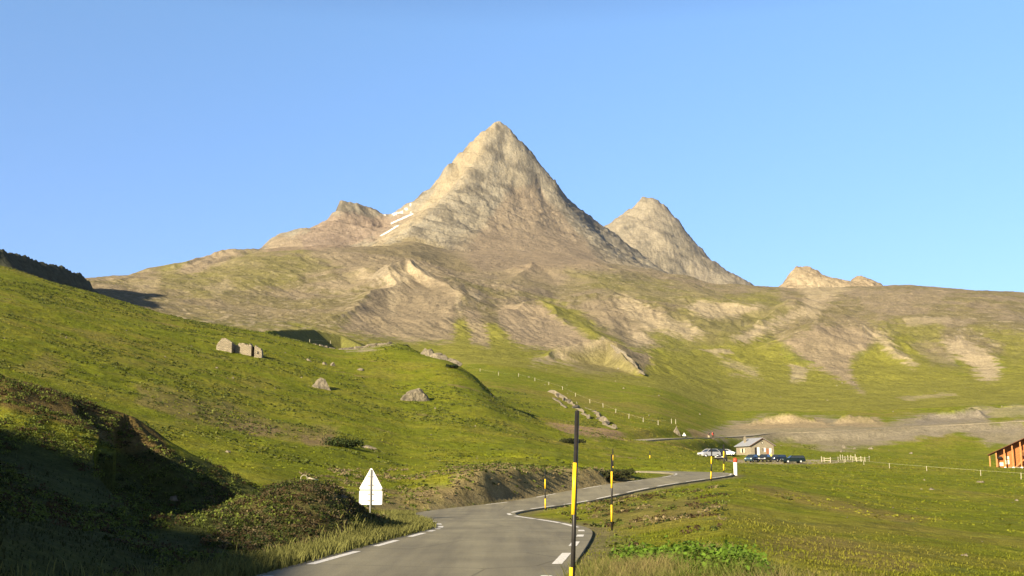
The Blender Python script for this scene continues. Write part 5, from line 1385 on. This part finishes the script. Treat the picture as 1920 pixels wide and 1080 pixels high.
# low dark mats over the hillsides
parts = []
x, y = polar(42000, 48, 330, -29, 16, 1.2); z, _ = height(x, y); r = np.hypot(x, y)
k = keep_off_road(x, y, 4) & (fbm(x, y, 26, 4, .6, seed=220) + .5 * fbm(x, y, 7, 3, seed=221) > .08 + .3 * (x > 5)) ; x, y, z, r = x[k], y[k], z[k], r[k]
rd = VR.uniform(.10, .28, len(x)) * (1 + r / 300)
cc = np.where((VR.random(len(x)) < .6)[:, None], C3(.085, .105, .022), C3(.14, .15, .035))
parts.append(tri(*leaves(x, y, z - .03, rd, rd * VR.uniform(.25, .6, len(x)), 7, .07 + .0004 * r, cc)))
x, y = polar(36000, 46, 300, -29, 29, 1.15); z, _ = height(x, y); r = np.hypot(x, y)
k = keep_off_road(x, y, 4) & (fbm(x, y, 12, 4, .6, seed=222) > -.05); x, y, z, r = x[k], y[k], z[k], r[k]
rd = VR.uniform(.08, .2, len(x)) * (1 + r / 300)
parts.append(tri(*leaves(x, y, z - .03, rd, rd * VR.uniform(.2, .45, len(x)), 6, .05 + .0003 * r, grass_col(x, y) * VR.uniform(.7, 1.15, (len(x), 1)))))
emit('shrubs', parts, 'low dark shrub mats dotted over the left green hillside', 'shrubs')
# leafy green weeds in the right foreground
parts = []
cx = VR.normal(0, 1, 150); t = VR.uniform(0, 1, 150)
pc = [P(1165 + 260 * a, 1010, 18.5 - 4.6 * a + VR.normal() * .6) for a in t]
x = np.array([p[0] for p in pc]); y = np.array([p[1] for p in pc]); z, _ = height(x, y)
parts.append(tri(*leaves(x, y, z, VR.uniform(.15, .32, len(x)), VR.uniform(.18, .40, len(x)), 60, np.full(len(x), .036), np.tile(C3(.12, .205, .022), (len(x), 1)), .8)))
emit('leafy_weeds', parts, 'bright green broad leaved weeds in the right foreground grass', 'weeds')
# single bushes
def bush(px, py, dlo, dhi, rad, h, n, size, c, label):
    q = ground_hit([(px, py)], dlo, dhi)[0]
    m = 26; a = VR.uniform(0, 2 * PI, m); rr = rad * np.sqrt(VR.random(m))
    V, Fq, Cc = leaves(rr * np.cos(a), rr * np.sin(a), VR.uniform(0, .35 * h, m), np.full(m, rad * .42), np.full(m, h * .6), n, np.full(m, size), np.tile(c, (m, 1)))
    root = empty('bush', q, label, 'bush')
    o = raw_mesh('foliage', V, Fq, leafm, False, Cc); o.parent = root
    m_ = MB()
    for k_ in range(5):
        a_ = k_ * 1.3; m_.tube((0, 0, -.1), (rad * .5 * math.cos(a_), rad * .5 * math.sin(a_), h * .6), .03, .012, 6)
    m_.build('stem', timber_d, root)
bush(1150, 884, 60, 76, 1.0, .85, 60, .07, C3(.05, .055, .02), 'dark rounded bush at the right end of the roadside bank')
bush(1168, 890, 66, 80, .8, .5, 50, .06, C3(.07, .08, .025), 'low bush spilling over the bank end toward the far bend')
bush(642, 838, 60, 120, 1.3, .9, 60, .08, C3(.05, .07, .02), 'dark green bush on the lit slope above the white sign')
bush(848, 690, 190, 280, 1.1, .8, 50, .11, C3(.035, .05, .018), 'dark bush below the overhanging outcrop on the spur')
bush(1075, 832, 110, 200, 1.5, .9, 50, .12, C3(.045, .05, .02), 'dark bush on the slope right behind the tallest pole')
print('all done', round(time.time() - T0, 1))

# ------------------------------------------------------------------ the air: a very thin even haze round camera and scene
hm = bpy.data.materials.new('haze'); hm.use_nodes = True
hn = hm.node_tree.nodes; hn.clear()
ho = hn.new('ShaderNodeOutputMaterial'); pv = hn.new('ShaderNodeVolumePrincipled')
pv.inputs['Color'].default_value = (.75, .84, 1.0, 1); pv.inputs['Density'].default_value = HAZE; pv.inputs['Anisotropy'].default_value = .3
hm.node_tree.links.new(pv.outputs[0], ho.inputs['Volume'])
zmin, zmax = float(GZ.min()) - 1, float(GZ.max()) + 20
o = MB().box(-6500, 6500, -6500, 6500, zmin, zmax).build('haze', hm)
tag(o, 'thin pale air between the camera and the far peaks', 'haze', kind='stuff')
